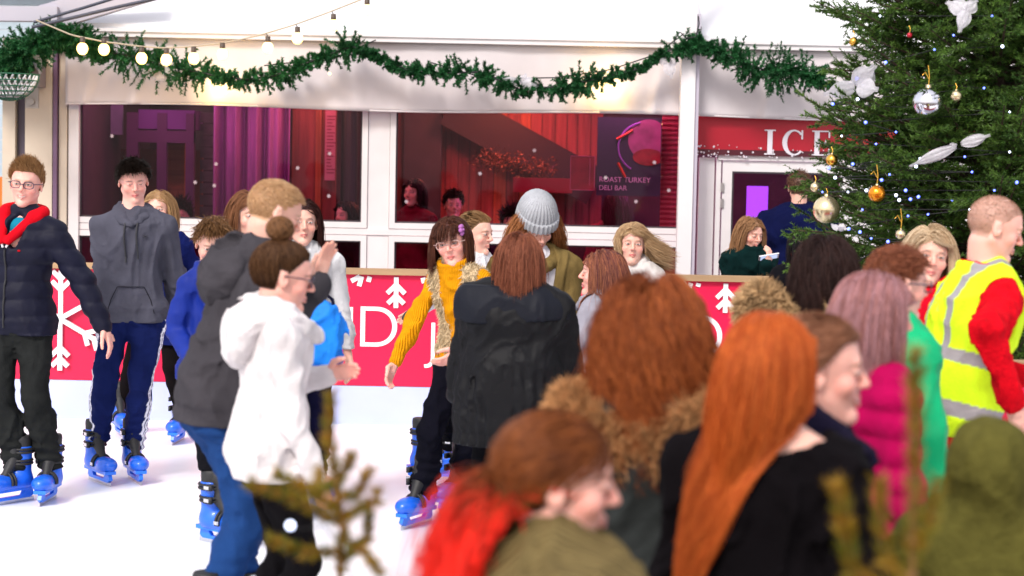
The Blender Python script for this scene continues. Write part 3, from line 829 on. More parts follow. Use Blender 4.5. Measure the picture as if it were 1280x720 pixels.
def fur_hood(e, r, color, scale=1., n=5000, ln=.035, name='fur_hood', z=.0, tw=None):
    F = grid_for(r, .008, r.neck[2] - .14, r.hc[2] + .25, hands=False)
    for j in range(14):
        a, b = R(-8 - j * 164 / 14), R(-8 - (j + 1) * 164 / 14)
        def cp(t):
            w = max(0., -math.sin(t)); return r.neck + r.rt * math.cos(t) * .115 * scale + r.fw * (math.sin(t) * .115 * scale - .02) + np.array([0, 0, z + .03 - .045 * w])
        F.cap(cp(a), cp(b), tw or .036 * scale, tw or .036 * scale, .02)
    F.near(folds(.008, (12, 12, 12), 5), .03); P, Q = F.mesh(1); base = np.array(color)
    S, Rad, tt, rnd = fuzz(P, Q, n, ln, color, None, width=.0024, down=.25); fv, fq = tube_arrays(S, Rad, 3)
    fc = np.repeat(np.repeat((base[None] * (.5 + 1.1 * rnd[:, None]))[:, None], 4, 1).reshape(-1, 3), 3, 0)
    return npmesh(name, np.concatenate([P, fv]), np.concatenate([Q, fq + len(P)]), fabric(color, 'fur'), e, True, np.clip(np.concatenate([np.tile(base * .7, (len(P), 1)), fc]), 0, 1))
def beanie(e, r, color):
    h = r.hh; C, Rr = cranium(r); F = Field(*[np.arange(C[k] - .2, C[k] + .2, .004) for k in range(3)])
    F.ell(C + r.Rh @ np.array([0, -.012, .035]), (Rr + .020) * np.array([1, 1, 1.18]), r.Rh, .02)
    q0 = lambda P: head_q(r, P)
    def ribs(P, V):
        q = q0(P); a = np.arctan2(q[:, 0], q[:, 1] + .06); return .0045 * np.sin(a * 32) * np.clip(1.25 - (q[:, 2] - .2) * 1.3, .25, 1) 
    F.near(ribs, .03)
    nrm = r.Rh @ np.array([0, -.05, -1.]); F.plane_cut(r.hc + r.Rh @ (np.array([0, 0, .15]) * h), nrm)
    G = Field(*F.ax); G.ell(C + r.Rh @ np.array([0, -.004, .02]), (Rr + .027) * np.array([1, 1, 1.12]), r.Rh, .02); G.near(ribs, .03)
    G.plane_cut(r.hc + r.Rh @ (np.array([0, 0, .14]) * h), nrm); G.plane_cut(r.hc + r.Rh @ (np.array([0, 0, .36]) * h), -nrm)
    o = npmesh('beanie', *F.mesh(0), fabric(color, 'cloth'), e); npmesh('turned_up_cuff', *G.mesh(0), fabric(color, 'cloth'), o); return o
def build_legs(g, r, e, vox, hz=None):
    H = r.H; F = grid_for(r, vox, r.base - .02 + .0, r.pel[2] + .12, hands=False)
    to = g.get('to', .88); o = g.get('off', .008)
    leg_prims(F, r, o, to, g.get('ro', .006))
    if g.get('amp', .007): F.near(folds(g.get('amp', .007), (9, 9, 9), 3), .03)
    if g.get('stack', .006):
        zk = r.an[0][2] + .12; F.near(lambda P, V: g.get('stack', .006) * np.sin(P[:, 2] * 120 + 4 * vnoise(P * 7)) * np.clip((zk + .16 - P[:, 2]) / .16, 0, 1), .03)
    F.plane_cut((0, 0, min(r.pel[2] + .045 * H, hz + .014 if hz else 9)), (0, 0, 1))
    P, Q = F.mesh(1); cf = g.get('colf')
    return npmesh(g.get('name', 'trousers'), P, Q, fabric(g.get('color'), g.get('kind', 'cloth') if cf is None else 'attr'), e, True, None if cf is None else cf(P, r))
# ------------------------------------------------------------------ setting: ice, ground
def quad_sheet(name, x0, x1, y0, y1, z, m, kind='structure', div=1):
    b = MB(); b.add([[x0, y0, z], [x1, y0, z], [x1, y1, z], [x0, y1, z]], [[0, 1, 2, 3]]); o = b.build(name, m); o['kind'] = kind; return o
m_ice = mat('rink_ice', (.88, .89, .92), .42, var=.035, vscale=1.6, spec=.45, bump=.06, bscale=9)
def scratch_ice(m):
    N = m.node_tree.nodes; L = m.node_tree.links; p = N['Principled BSDF']
    tc = N.new('ShaderNodeTexCoord'); out = None
    for k, (rz, sc) in enumerate(((.35, 60), (-.6, 75), (1.3, 50))):
        mp = N.new('ShaderNodeMapping'); mp.inputs['Rotation'].default_value = (0, 0, rz); mp.inputs['Scale'].default_value = (1, .03, 1); L.new(tc.outputs['Object'], mp.inputs[0])
        n = N.new('ShaderNodeTexNoise'); n.inputs['Scale'].default_value = sc; n.inputs['Detail'].default_value = 2; L.new(mp.outputs[0], n.inputs[0])
        mr = N.new('ShaderNodeMapRange'); mr.inputs[1].default_value = .66; mr.inputs[2].default_value = .72; mr.inputs[3].default_value = 0; mr.inputs[4].default_value = 1; L.new(n.outputs[0], mr.inputs[0])
        if out is None: out = mr.outputs[0]
        else:
            a = N.new('ShaderNodeMath'); a.operation = 'MAXIMUM'; L.new(out, a.inputs[0]); L.new(mr.outputs[0], a.inputs[1]); out = a.outputs[0]
    r = N.new('ShaderNodeMapRange'); r.inputs[3].default_value = .4; r.inputs[4].default_value = .75; L.new(out, r.inputs[0]); L.new(r.outputs[0], p.inputs['Roughness'])
scratch_ice(m_ice)
quad_sheet('ground', -60, 60, -10, 160, -.03, mat('paved_ground', (.18, .17, .17), .85, bump=.3, bscale=12, var=.2))
quad_sheet('ice_rink', -9, 9, 4.9, 12.8, 0, m_ice)
quad_sheet('spectator_deck', -9, 9, -2, 4.9, -.004, mat('timber_deck', (.12, .09, .07), .7, bump=.5, bscale=6, var=.3, stretch=(1, 12, 1)))

def mesh_text(parent, s, loc, size, m, align='LEFT', name='lettering', offs=0., ext=.0006):
    cu = bpy.data.curves.new('text_curve', 'FONT'); cu.body = s; cu.size = size; cu.extrude = ext; cu.align_x = align; cu.offset = offs
    t = bpy.data.objects.new('text_curve', cu); COL.objects.link(t); bpy.context.view_layer.update()
    me = bpy.data.meshes.new_from_object(t.evaluated_get(bpy.context.evaluated_depsgraph_get())); bpy.data.objects.remove(t); bpy.data.curves.remove(cu)
    me.name = name; me.materials.clear(); me.materials.append(m); o = bpy.data.objects.new(name, me); COL.objects.link(o); o.parent = parent; o.location = tuple(loc); o.rotation_euler = (R(90), 0, 0); return o
# ------------------------------------------------------------------ far rink barrier
YB = 12.72
m_print = mat('printed_barrier_red', (.68, .006, .060), .42, var=.05, vscale=3, spec=.4)
m_white = mat('white_print', (.82, .80, .83), .5)
m_wood = mat('raw_timber', (.36, .23, .12), .75, bump=.4, bscale=14, var=.22, vscale=7, stretch=(.12, 1, 1))
m_kick = mat('kick_strip_plastic', (.46, .52, .80), .45, var=.05, vscale=3, bump=.08, bscale=6)
def snowflake(b, cx, cz, r, y, ymin=None, w=.0155, cut=None):
    def seg(p, q):
        p = np.array(p); q = np.array(q); d = unit(q - p); n = np.array([-d[1], d[0]]) * w
        if cut is not None and (p[1] > cut or q[1] > cut):
            if p[1] > cut and q[1] > cut: return
            if abs(q[1] - p[1]) > 1e-6:
                t = (cut - p[1]) / (q[1] - p[1]); m_ = p + (q - p) * t
                if p[1] > cut: p = m_
                else: q = m_
        b.prism([tuple(p + n), tuple(p - n), tuple(q - n), tuple(q + n)], y - .002 - .0012 * seg.k, y + .002); seg.k += 1
    seg.k = 0
    for k in range(6):
        a = math.pi / 2 + k * math.pi / 3; d = np.array([math.cos(a), math.sin(a)]); c = np.array([cx, cz])
        seg(c, c + d * r)
        for t, l in ((.55, .24), (.76, .22)):
            for sg in (-1, 1):
                a2 = a + sg * math.pi / 4; e = np.array([math.cos(a2), math.sin(a2)]); seg(c + d * t * r, c + d * t * r + e * l * r)
def barrier(name, label, Y, x0, x1, top, flakes, letters, slices, group=None):
    e = empty(name, (x0, Y, 0), 0, label, 'rink barrier', group)
    def L(b): 
        for v in b.v: v[:, 0] -= x0; v[:, 1] -= Y
        return b
    n = len(slices) - 1
    for i in range(n):
        b = MB(); b.box(slices[i] + .003, slices[i + 1] - .003, Y, Y + .03, .26, top - .028); L(b).build('printed_panel', m_print, e)
        b = MB(); b.box(slices[i] + .002, slices[i + 1] - .002, Y - .006, Y + .03, .0, .257); L(b).build('kick_strip', m_kick, e)
        b = MB(); b.box(slices[i] + .0015, slices[i + 1] - .0015, Y - .035, Y + .075, top - .026, top + .012); L(b).build('top_rail', m_wood, e)
        b = MB(); b.box(slices[i] - .03, slices[i] + .03, Y + .033, Y + .09, 0, top - .03); L(b).build('post', m_wood, e)
    for (px, py, r) in flakes:
        c = at(px, py, Y); b = MB(); snowflake(b, c[0], c[2], r, Y - .006, cut=top - .04); L(b).build('snowflake_print', m_white, e)
    for ch, px, py0, py1, w in letters:
        a = at(px, py1, Y); t = at(px, py0, Y); mesh_text(e, ch, (a[0] - x0, -.005, a[2]), (t[2] - a[2]) / .69, m_white, 'CENTER', 'lettering', -.004, .001)
    return e
TOPB = float(at(700, 341, YB)[2]) - .01
barrier('rink_barrier', 'long red rink barrier printed with white snowflakes and letters across the back of the ice', YB, -6.4, 2.35, TOPB,
        [(496, 320, .345), (908, 326, .345), (76, 398, .345), (702, 322, .345)],
        [('N', 418, 382, 433, 0), ('D', 472, 382, 434, 0), ('J', 541, 402, 446, 0), ('O', 874, 393, 447, 0)],
        [-6.4, -4.0, -1.62, .78, 2.35])
# nearer barrier on the right, seen between the people
YN = 7.7
barrier('rink_barrier', 'near red rink barrier with a timber top rail behind the crowd on the right', YN, 0.72, 3.6, float(at(905, 448, YN)[2]), [(1240, 560, .24)], [], [.72, 2.15, 3.6])

# ------------------------------------------------------------------ marquee
YM = 15.0
m_frame = mat('white_aluminium_frame', (.70, .67, .68), .42, var=.04, vscale=4, bump=.05, bscale=20)
m_cream = mat('cream_painted_panel', (.60, .52, .42), .5, var=.08, vscale=3, bump=.06, bscale=12)
m_gasket = mat('dark_gasket', (.03, .022, .03), .5)
m_pvc = mat('white_pvc_roof', (.88, .88, .90), .5, var=.03, vscale=1, bump=.1, bscale=2, transl=.3)
m_val = mat('pale_canvas_valance', (.62, .57, .585), .7, var=.06, vscale=3, bump=.35, bscale=4, stretch=(1, 1, .5))
m_grey = mat('grey_painted_steel', (.22, .20, .22), .5, var=.1, vscale=5)
def X(px, py=200, Y=YM): return float(at(px, py, Y)[0])
def Z(px, py, Y=YM): return float(at(px, py, Y)[2])
glass = bpy.data.materials.new('window_glass'); glass.use_nodes = True
gn = glass.node_tree.nodes; gl = glass.node_tree.links; gn.remove(gn['Principled BSDF'])
t_ = gn.new('ShaderNodeBsdfTransparent'); t_.inputs[0].default_value = (.77, .64, .71, 1); g_ = gn.new('ShaderNodeBsdfGlossy'); g_.inputs['Roughness'].default_value = .03
mx_ = gn.new('ShaderNodeMixShader'); fr = gn.new('ShaderNodeFresnel'); fr.inputs[0].default_value = 1.45; fm = gn.new('ShaderNodeMath'); fm.operation = 'MULTIPLY'; fm.inputs[1].default_value = .35; gl.new(fr.outputs[0], fm.inputs[0]); gl.new(fm.outputs[0], mx_.inputs[0]); gl.new(t_.outputs[0], mx_.inputs[1]); gl.new(g_.outputs[0], mx_.inputs[2]); gl.new(mx_.outputs[0], gn['Material Output'].inputs[0])

mq = empty('marquee', (0, YM, 0), 0, 'long white marquee with big windows, canvas valance and sloping roof behind the rink', 'marquee')
def mpart(b, name, m, parent=None, smooth=False):
    for v in b.v: v[:, 1] -= YM
    return b.build(name, m, parent or mq, smooth)
zt = Z(500, 47); zb_ = Z(500, 55); zv = Z(500, 139); zw1 = Z(650, 280); zs1 = Z(650, 292); zs2 = Z(650, 305); zs3 = Z(650, 322)
xL, xR = X(84), X(1300)
x0w, x1w, x2w, x3w = X(101), X(453), X(495), X(850)
# gutter beam
mpart(MB().box(xL, xR, YM - .22, YM - .05, zb_, zt), 'gutter_beam', m_frame)
mpart(MB().box(xL, xR, YM - .235, YM - .21, zt - .012, zt + .012), 'gutter_lip', m_frame)
# roof slope with welded seams
b = MB(); n = 40
for i in range(n):
    xa, xb = xL - .1 + (xR - xL + .1) * i / n, xL - .1 + (xR - xL + .1) * (i + 1) / n
b.add([[xL, YM - .2, zt + .01], [xR, YM - .2, zt + .01], [xR, YM + 4.5, zt + 2.3], [xL, YM + 4.5, zt + 2.3], [xL, YM - .2, zt + .05], [xR, YM - .2, zt + .05], [xR, YM + 4.5, zt + 2.35], [xL, YM + 4.5, zt + 2.35]],
      [[0, 1, 2, 3], [7, 6, 5, 4], [0, 4, 5, 1], [3, 2, 6, 7], [0, 3, 7, 4], [1, 5, 6, 2]]); mpart(b, 'roof', m_pvc)
for px in (862,):
    b = MB(); x = X(px); b.bar([x, YM - .2, zt + .09], [x, YM + 4.5, zt + 2.39], .10, .06); mpart(b, 'roof_rib', m_frame)
# valance: gently rippled canvas
nx, nz = 260, 16; xs_ = np.linspace(xL + .02, xR, nx); V_ = []
for j in range(nz):
    t = j / (nz - 1)
    for x in xs_:
        rip = .012 * math.sin(x * 5.1) + .010 * math.sin(x * 11.7 + 1) + .02 * t * math.sin(x * 2.3 + 2)
        cr = 0
        for cx in (X(170), X(812), X(950), X(110)): cr += -.035 * t * math.exp(-((x - cx - .10 * (1 - t)) / .035) ** 2)
        V_.append([x, YM - .16 + rip * (.3 + t) + cr, zb_ - (zb_ - zv) * t + .012 * t * math.sin(x * 1.9)])
V_ = np.array(V_); I_ = np.arange(nx * nz).reshape(nz, nx)
b = MB(); b.add(V_, np.stack([I_[:-1, :-1], I_[1:, :-1], I_[1:, 1:], I_[:-1, 1:]], -1).reshape(-1, 4)); val = mpart(b, 'valance', m_val, smooth=True)
sm_ = val.modifiers.new('thickness', 'SOLIDIFY'); sm_.thickness = .006
b = MB(); b.tube([[x, YM - .155, zv + .005 + .012 * math.sin(x * 1.9)] for x in xs_[::4]], .008, 6); mpart(b, 'valance_hem', m_val, smooth=True)
# window frames
def window(xa, xb, za, zc, fw=.045, nm='window'):
    b = MB(); y0, y1 = YM - .05, YM + .03
    b.box(xa, xa + fw, y0, y1, za, zc); b.box(xb - fw, xb, y0, y1, za, zc); b.box(xa + fw, xb - fw, y0 + .001, y1, za, za + fw); b.box(xa + fw, xb - fw, y0 + .001, y1, zc - fw, zc)
    f = mpart(b, nm, m_frame)
    g = MB(); y2 = y0 + .03; w = .012
    g.box(xa + fw, xa + fw + w, y2, y1 - .01, za + fw, zc - fw); g.box(xb - fw - w, xb - fw, y2, y1 - .01, za + fw, zc - fw); g.box(xa + fw + w, xb - fw - w, y2, y1 - .01, za + fw, za + fw + w); g.box(xa + fw + w, xb - fw - w, y2, y1 - .01, zc - fw - w, zc - fw)
    mpart(g, 'gasket', m_gasket, f)
    mpart(MB().box(xa + fw + w, xb - fw - w, YM - .002, YM + .004, za + fw + w, zc - fw - w), 'pane', glass, f)
    return f
fw = .045
window(x0w - fw, x1w + fw, zw1 - fw - .01, zv + .12); window(x2w - fw, x3w + fw, zw1 - fw - .01, zv + .12)
window(x0w - fw, x1w + fw, .35, zs2 + fw); window(x2w - fw, x3w + fw, .35, zs2 + fw)
mpart(MB().box(x0w - fw, x3w + fw, YM - .045, YM + .02, zs2 + fw + .004, zw1 - fw - .014), 'sill_rail', m_frame)
mpart(MB().box(x1w + fw + .003, x2w - fw - .003, YM - .035, YM + .03, 0, zv + .2), 'mullion', m_frame)
mpart(MB().box(x0w - fw, x3w + fw, YM - .04, YM + .03, 0, .345), 'plinth_panel', m_frame)
# posts: slim round post in front, and the frame beside the door
xp = X(857, 200, YM - .3)
b = MB(); b.box(xp - .055, xp + .055, YM - .36, YM - .25, 0, zt + 1.2); mpart(b, 'post', m_frame)
b = MB(); b.box(xp + .058, xp + .085, YM - .34, YM - .24, 0, zt + .2); mpart(b, 'post_channel', mat('lilac_grey_channel', (.46, .42, .50), .4))
mpart(MB().box(X(874), X(893), YM - .03, YM + .03, 0, Z(890, 197)), 'side_panel', m_frame)
mpart(MB().box(X(895), X(901), YM - .045, YM + .03, 0, Z(890, 197)), 'side_panel', m_frame)
# left end: cream columns and gap
zc_ = zv + .5
for pa, pb, m, yo in ((36, 70, m_cream, -.12), (71, 76, mat('plum_trim', (.16, .09, .17), .5), -.13), (77, 87, m_cream, -.09), (88, 101, m_frame, -.07), (8, 24, m_cream, -.12)):
    mpart(MB().box(X(pa), X(pb) - .002, YM + yo, YM + .05, 0, zc_), 'corner_column', m)
mpart(MB().box(X(25), X(35), YM - .06, YM + .03, 0, zc_ - .2), 'corner_post', mat('dark_plum_post', (.08, .06, .09), .5))
mpart(MB().box(X(-30), X(62), YM - .34, YM - .13, Z(30, 110), Z(30, 74)), 'cross_beam', m_grey)
b = MB(); b.bar([X(-40), YM - .3, Z(20, 22)], [X(84), YM - .3, Z(84, 22)], .12, .11); b.bar([X(60), YM - .25, Z(60, 28)], [X(200), YM - .25, Z(200, -14)], .1, .2); mpart(b, 'roof_beam', mat('lilac_grey_beam', (.42, .40, .46), .5))
bk = MB(); bk.box(X(46), X(62), YM - .36, YM - .345, Z(54, 137), Z(54, 112)); bk.lathe([(0, 0), (.028, 0), (.028, .02), (0, .02)], 12, (0, 0, 0))
v = bk.v[-1]; v[:] = np.stack([v[:, 0] + X(53), YM - .36 - v[:, 2], v[:, 1] + Z(53, 129)], 1); mpart(bk, 'bracket', mat('galvanised_bracket', (.32, .29, .27), .4, metal=.6))
# door
dx0, dx1, dzt = X(903), X(1062), Z(960, 201)
b = MB(); b.box(dx0, X(915), YM - .04, YM + .02, 0, dzt); b.box(X(1050), dx1, YM - .04, YM + .02, 0, dzt); b.box(X(915), X(1050), YM - .039, YM + .02, Z(960, 215), dzt); b.box(X(915), X(1050), YM - .039, YM + .02, 0, .9)
dr = mpart(b, 'door', m_frame); 
mpart(MB().box(X(915), X(1050), YM - .004, YM + .004, .9, Z(960, 215)), 'pane', glass, dr)
g = MB(); w = .014
for z_ in (1.45, 1.0, Z(905, 240)): g.box(X(903) - .012, X(903) + .012, YM - .055, YM - .041, z_, z_ + .07)
mpart(g, 'hinge', mat('hinge_metal', (.45, .42, .42), .35, metal=.7), dr)
g = MB(); g.box(X(915), X(915) + w, YM - .035, YM - .005, .9, Z(960, 215)); g.box(X(915), X(1050), YM - .034, YM - .005, Z(960, 215) - w, Z(960, 215)); mpart(g, 'gasket', m_gasket, dr)
mpart(MB().box(X(897), X(1300), YM - .06, YM - .045, Z(1000, 202), Z(1000, 196)), 'door_header', m_frame)
mpart(MB().box(X(1063), X(1300), YM - .03, YM + .03, 0, Z(1100, 200)), 'side_panel', m_frame)

# sign over the door
e = empty('shop_sign', (X(868), YM - .07, Z(868, 196)), 0, 'long dark red fascia sign with white serif letters above the door', 'sign')
so = (X(868), YM - .07, Z(868, 196))
mr_ = mat('deep_red_sign', (.36, .006, .02), .35, var=.12, vscale=2)
def sp(b, name, m, smooth=False):
    for v in b.v: v -= np.array(so)
    return b.build(name, m, e, smooth)
sp(MB().box(X(868), X(1300), YM - .085, YM - .05, Z(1000, 196), zv + .1), 'sign_board', mr_)
sp(MB().box(X(868), X(1300), YM - .0875, YM - .0855, Z(1000, 196), Z(1000, 189)), 'dark_band', mat('dark_maroon', (.07, .004, .012), .4))
m_let = mat('silver_white_letter', (.70, .66, .72), .4)
zl0, zl1 = Z(990, 194), Z(990, 163); hL = zl1 - zl0
def serif(name, x0, rects=(), polys=()):
    b = MB(); k = 0
    for a, c, d, f in rects: b.box(x0 + a * hL, x0 + c * hL, YM - .096 - k * .0007, YM - .0885, zl0 + d * hL, zl0 + f * hL); k += 1
    for p in polys: b.prism([(x0 + q[0] * hL, zl0 + q[1] * hL) for q in p], YM - .096 - k * .0007, YM - .0885); k += 1
    sp(b, name, m_let)
serif('letter', X(953), [(0, .44, 0, .05), (0, .44, .95, 1), (.12, .32, .04, .96)])
arc = []; n = 22
for i in range(n + 1):
    a = R(42 + i * 276 / n); arc.append((.50 + .46 * math.cos(a), .5 + .52 * math.sin(a)))
inn = []
for i in range(n + 1):
    a = R(42 + (n - i) * 276 / n); t = .36 + .08 * abs(math.cos(a)) * 0; inn.append((.53 + .30 * math.cos(a), .5 + .455 * math.sin(a)))
b = MB(); x0 = X(974)
for i in range(n):
    p = [arc[i], arc[i + 1], inn[n - i - 1], inn[n - i]]; b.prism([(x0 + q[0] * hL, zl0 + q[1] * hL) for q in p], YM - .096, YM - .0885)
b.box(x0 + .80 * hL, x0 + .86 * hL, YM - .0965, YM - .0885, zl0 + .64 * hL, zl0 + 1.0 * hL); sp(b, 'letter', m_let)
serif('letter', X(1012), [(0, .72, 0, .05), (0, .72, .95, 1), (.10, .30, .04, .96), (.66, .72, .04, .28), (.66, .72, .72, .96), (.30, .55, .48, .53), (.52, .57, .38, .63)])
rs = random.Random(4); b = MB()
for i in range(60):
    x = X(868) + (X(1035) - X(868)) * rs.random() ** 1.3; z = Z(900, 196) + rs.random() ** 2 * .09; b.sphere((x, YM - .089, z), rs.choice([.004, .006, .009]), 6)
sp(b, 'snow_dots', m_let)

# ------------------------------------------------------------------ inside the marquee
YI = YM + 3.4
def X2(px, Y, py=200): return float(at(px, py, Y)[0])
def Z2(py, Y, px=640): return float(at(px, py, Y)[2])
m_plank = mat('red_stained_planks', (.24, .05, .04), .6, var=.35, vscale=5, stretch=(5, 1, .25), bump=.3, bscale=18)
m_plank2 = mat('orange_planks', (.36, .09, .03), .6, var=.3, vscale=5, stretch=(6, 1, .25), bump=.3, bscale=18)
m_dark = mat('dark_interior_wall', (.05, .025, .03), .8, var=.2)
def ipart(b, name, m, smooth=False): return mpart(b, name, m, mq, smooth)
ipart(MB().box(xL, xR, YI, YI + .05, 0, zt + .6), 'back_wall', m_dark)
ipart(MB().box(xL - .1, xL, YM + .06, YI, 0, zt + .2), 'end_wall', m_dark)
ipart(MB().box(xL, xR, YM + .06, YI, -.02, .02), 'inner_floor', mat('inner_floor_boards', (.08, .05, .04), .6, var=.3))
# vertical planks behind the right window
rs = random.Random(9); xa = X2(455, YI); k = 0; b1, b2 = MB(), MB()
while xa < X2(745, YI):
    w = .10 + .03 * rs.random(); (b2 if (X2(600, YI) < xa < X2(690, YI) and rs.random() < .45) else b1).box(xa, xa + w - .006, YI - .03 - .01 * rs.random(), YI - .002, .3, zt + .3); xa += w
ipart(b1, 'plank_lining', m_plank); ipart(b2, 'plank_lining', m_plank2)
b = MB(); b.bar([X2(560, YI - .3), YI - .3, Z2(135, YI - .3)], [X2(745, YI - .3), YI - .3, Z2(232, YI - .3)], .12, .36); ipart(b, 'stair_stringer', mat('dark_stringer', (.014, .008, .008), .7))
ipart(MB().box(X2(505, YI - .2), X2(552, YI - .2), YI - .25, YI - .15, .3, zt + .2), 'inner_column', mat('grey_brown_column', (.03, .024, .026), .6, var=.2))
ipart(MB().box(X2(642, YM + 1.6), X2(716, YM + 1.6), YM + 1.6, YM + 1.75, Z2(240, YM + 1.6), Z2(222, YM + 1.6)), 'red_counter_top', mat('red_counter', (.42, .01, .03), .4))
ipart(MB().box(X2(452, YM + 2.2), X2(870, YM + 2.2), YM + 2.2, YM + 2.6, .02, 1.05), 'bar_counter', mat('dark_counter', (.05, .02, .02), .5))
# purple curtain
xs_ = np.linspace(X2(268, YM + 1.2), X2(362, YM + 1.2), 220); b = MB()
vt = [[x, YM + 1.2 + .05 * math.sin(x * 38) + .03 * math.sin(x * 71 + 1), z] for z in (.1, zt) for x in xs_]
i = np.arange(219); b.add(vt, np.stack([i, i + 1, i + 221, i + 220], 1)); cu = ipart(b, 'curtain', mat('purple_curtain', (.30, .10, .28), .7, var=.25, vscale=4, stretch=(4, 1, .4)), True)
cu.modifiers.new('thickness', 'SOLIDIFY').thickness = .006
# purple framed door behind the left window with small panes
m_pur = mat('purple_painted_wood', (.12, .03, .11), .5, var=.1); yd = YM + 1.5
b = MB()
for pa, pb, za, zc in ((158, 172, 0, 4), (196, 208, 0, 4), (232, 242, 0, 4)): b.box(X2(pa, yd), X2(pb, yd), yd, yd + .08, .1, Z2(150, yd))
b.box(X2(158, yd), X2(242, yd), yd - .002, yd + .082, Z2(187, yd), Z2(172, yd)); ipart(b, 'purple_door_frame', m_pur)
ipart(MB().box(X2(172, yd), X2(242, yd), yd + .02, yd + .5, Z2(170, yd), Z2(146, yd)), 'purple_cabinet', mat('violet_cabinet', (.20, .05, .26), .4))
ipart(MB().box(X2(209, yd + .4), X2(231, yd + .4), yd + .4, yd + .43, .9, Z2(187, yd)), 'timber_panel', mat('orange_timber_panel', (.45, .17, .06), .6, var=.25, stretch=(.3, 1, 4)))
ipart(MB().box(X2(112, yd), X2(150, yd), yd + .1, yd + .13, Z2(178, yd), Z2(140, yd)), 'pale_notice_board', mat('lilac_board', (.30, .26, .36), .5, var=.15))
ipart(MB().box(X2(112, yd), X2(240, yd), yd + .55, yd + .6, Z2(280, yd), Z2(195, yd)), 'brown_bench_back', mat('rust_bench', (.22, .06, .03), .6, var=.3))
b = MB()
for k in range(9): b.box(X2(243, yd), X2(268, yd), yd + .3, yd + .32, Z2(280 - k * 15, yd), Z2(280 - k * 15 - 13, yd))
ipart(b, 'brick_pier', mat('grey_brown_brick', (.13, .10, .10), .8, var=.25, vscale=14))
# red plank wall with a tall pink menu at the end of the left window
ipart(MB().box(X2(365, YM + 1.3), X2(420, YM + 1.3), YM + 1.3, YM + 1.34, .1, zt), 'red_wall', m_plank)
ipart(MB().box(X2(395, YM + 1.3), X2(402, YM + 1.3), YM + 1.26, YM + 1.3, .1, zt), 'orange_trim', m_plank2)
def flat(name, label, cat, m, xa, xb, za, zc, y, extra=None):
    o = MB().box(0, xb - xa, -.006, 0, 0, zc - za).build(name, m, None, loc=(xa, y, za)); tag(o, label, cat); return o
ym = YM + 1.25
mo = flat('menu_board', 'tall narrow pink menu board hung behind the left window', 'menu board', mat('pink_menu', (.50, .16, .22), .5), X2(406, ym), X2(419, ym), Z2(230, ym), Z2(142, ym), ym)
b = MB(); 
for k in range(18): b.box(.015, .05 + .05 * rs.random(), -.009, -.0065, .06 + k * .028, .068 + k * .028)
b.build('menu_lines', mat('menu_ink', (.22, .03, .06), .6), mo)
cdk = MB(); xs_ = np.linspace(X2(426, ym), X2(447, ym), 50); cdk.add([[x, ym + .03 * math.sin(x * 60), z] for z in (.1, zt) for x in xs_], [[i, i + 1, i + 51, i + 50] for i in range(49)])
ipart(cdk, 'dark_drape', mat('dark_green_drape', (.04, .045, .04), .8), True)
# poster behind the right window
yp = YM + .35; pxa, pxb = X2(746, yp), X2(826, yp); pza, pzb = Z2(242, yp), Z2(144, yp); W_, H_ = pxb - pxa, pzb - pza
po = flat('poster', 'large dark food poster with a pink round picture and pale lettering behind the right window', 'poster', mat('poster_dark', (.045, .03, .06), .4), pxa, pxb, pza, pzb, yp)
def disc(cx, cz, r, y, sx=1., sz=1., n=28): return [(cx + r * sx * math.cos(2 * math.pi * i / n), cz + r * sz * math.sin(2 * math.pi * i / n)) for i in range(n)]
b = MB(); b.prism([(min(p[0], W_ - .004), min(p[1], H_ - .004)) for p in disc(W_ * .80, H_ * .72, W_ * .32, 0)], -.0085, -.0065); b.build('pink_disc', mat('poster_pink', (.42, .09, .22), .4, var=.35, vscale=9), po)
b = MB(); b.prism([(min(p[0], W_ - .004), p[1]) for p in disc(W_ * .80, H_ * .50, W_ * .24, 0, 1, .55)], -.0105, -.009); b.build('red_shape', mat('poster_red', (.35, .02, .03), .4, var=.4, vscale=12), po)
b = MB()
b.tube([[W_ * (.75 - .42 * math.sin(t)), -.010, H_ * (.62 + .32 * math.cos(t))] for t in np.linspace(.2, 2.6, 22)], .008, 6); b.build('violet_ring', mat('poster_violet', (.35, .10, .50), .4), po)
b = MB(); b.tube([[W_ * (.30 + .25 * t), -.012, H_ * (.72 + .12 * t)] for t in np.linspace(0, 1, 6)], .012, 6); b.tube([[W_ * (.33 + .12 * t), -.012, H_ * (.42 - .18 * t)] for t in np.linspace(0, 1, 6)], .011, 6)
b.build('red_ribbon', mat('poster_scarlet', (.75, .05, .02), .4), po)
def text(parent, s, x, y, z, size, m): return mesh_text(parent, s, (x, y, z), size, m)
m_pt = mat('poster_lilac_ink', (.85, .5, .75), .5)
text(po, 'ROAST TURKEY', .02, -.008, H_ * .175, .058, m_pt); text(po, 'DELI BAR', .02, -.008, H_ * .07, .055, m_pt)
# white outlined pink notice left of the poster
yn = YM + .3; na, nb = X2(713, yn), X2(744, yn); za, zc = Z2(236, yn), Z2(193, yn)
no = flat('notice', 'small red and pink notice with a thin pale outline behind the right window', 'notice', mat('notice_red', (.30, .015, .03), .4, var=.3, vscale=10), na, nb, za, zc, yn)
b = MB(); w_, h_ = nb - na, zc - za
b.box(0, w_, -.009, -.0065, 0, .005).box(0, w_, -.009, -.0065, h_ - .005, h_).box(0, .005, -.0095, -.0065, .005, h_ - .005).box(w_ - .005, w_, -.0095, -.0065, .005, h_ - .005).box(w_ * .78, w_ * .8, -.0095, -.0065, .04, h_ - .02); b.build('outline', mat('notice_pink', (.6, .12, .22), .5), no)
ipart(MB().box(X2(828, yn), X2(852, yn), yn + .1, yn + .13, .1, zt), 'red_screen', mat('red_screen', (.30, .01, .03), .5, wave='Z', bump=.6, bscale=8))
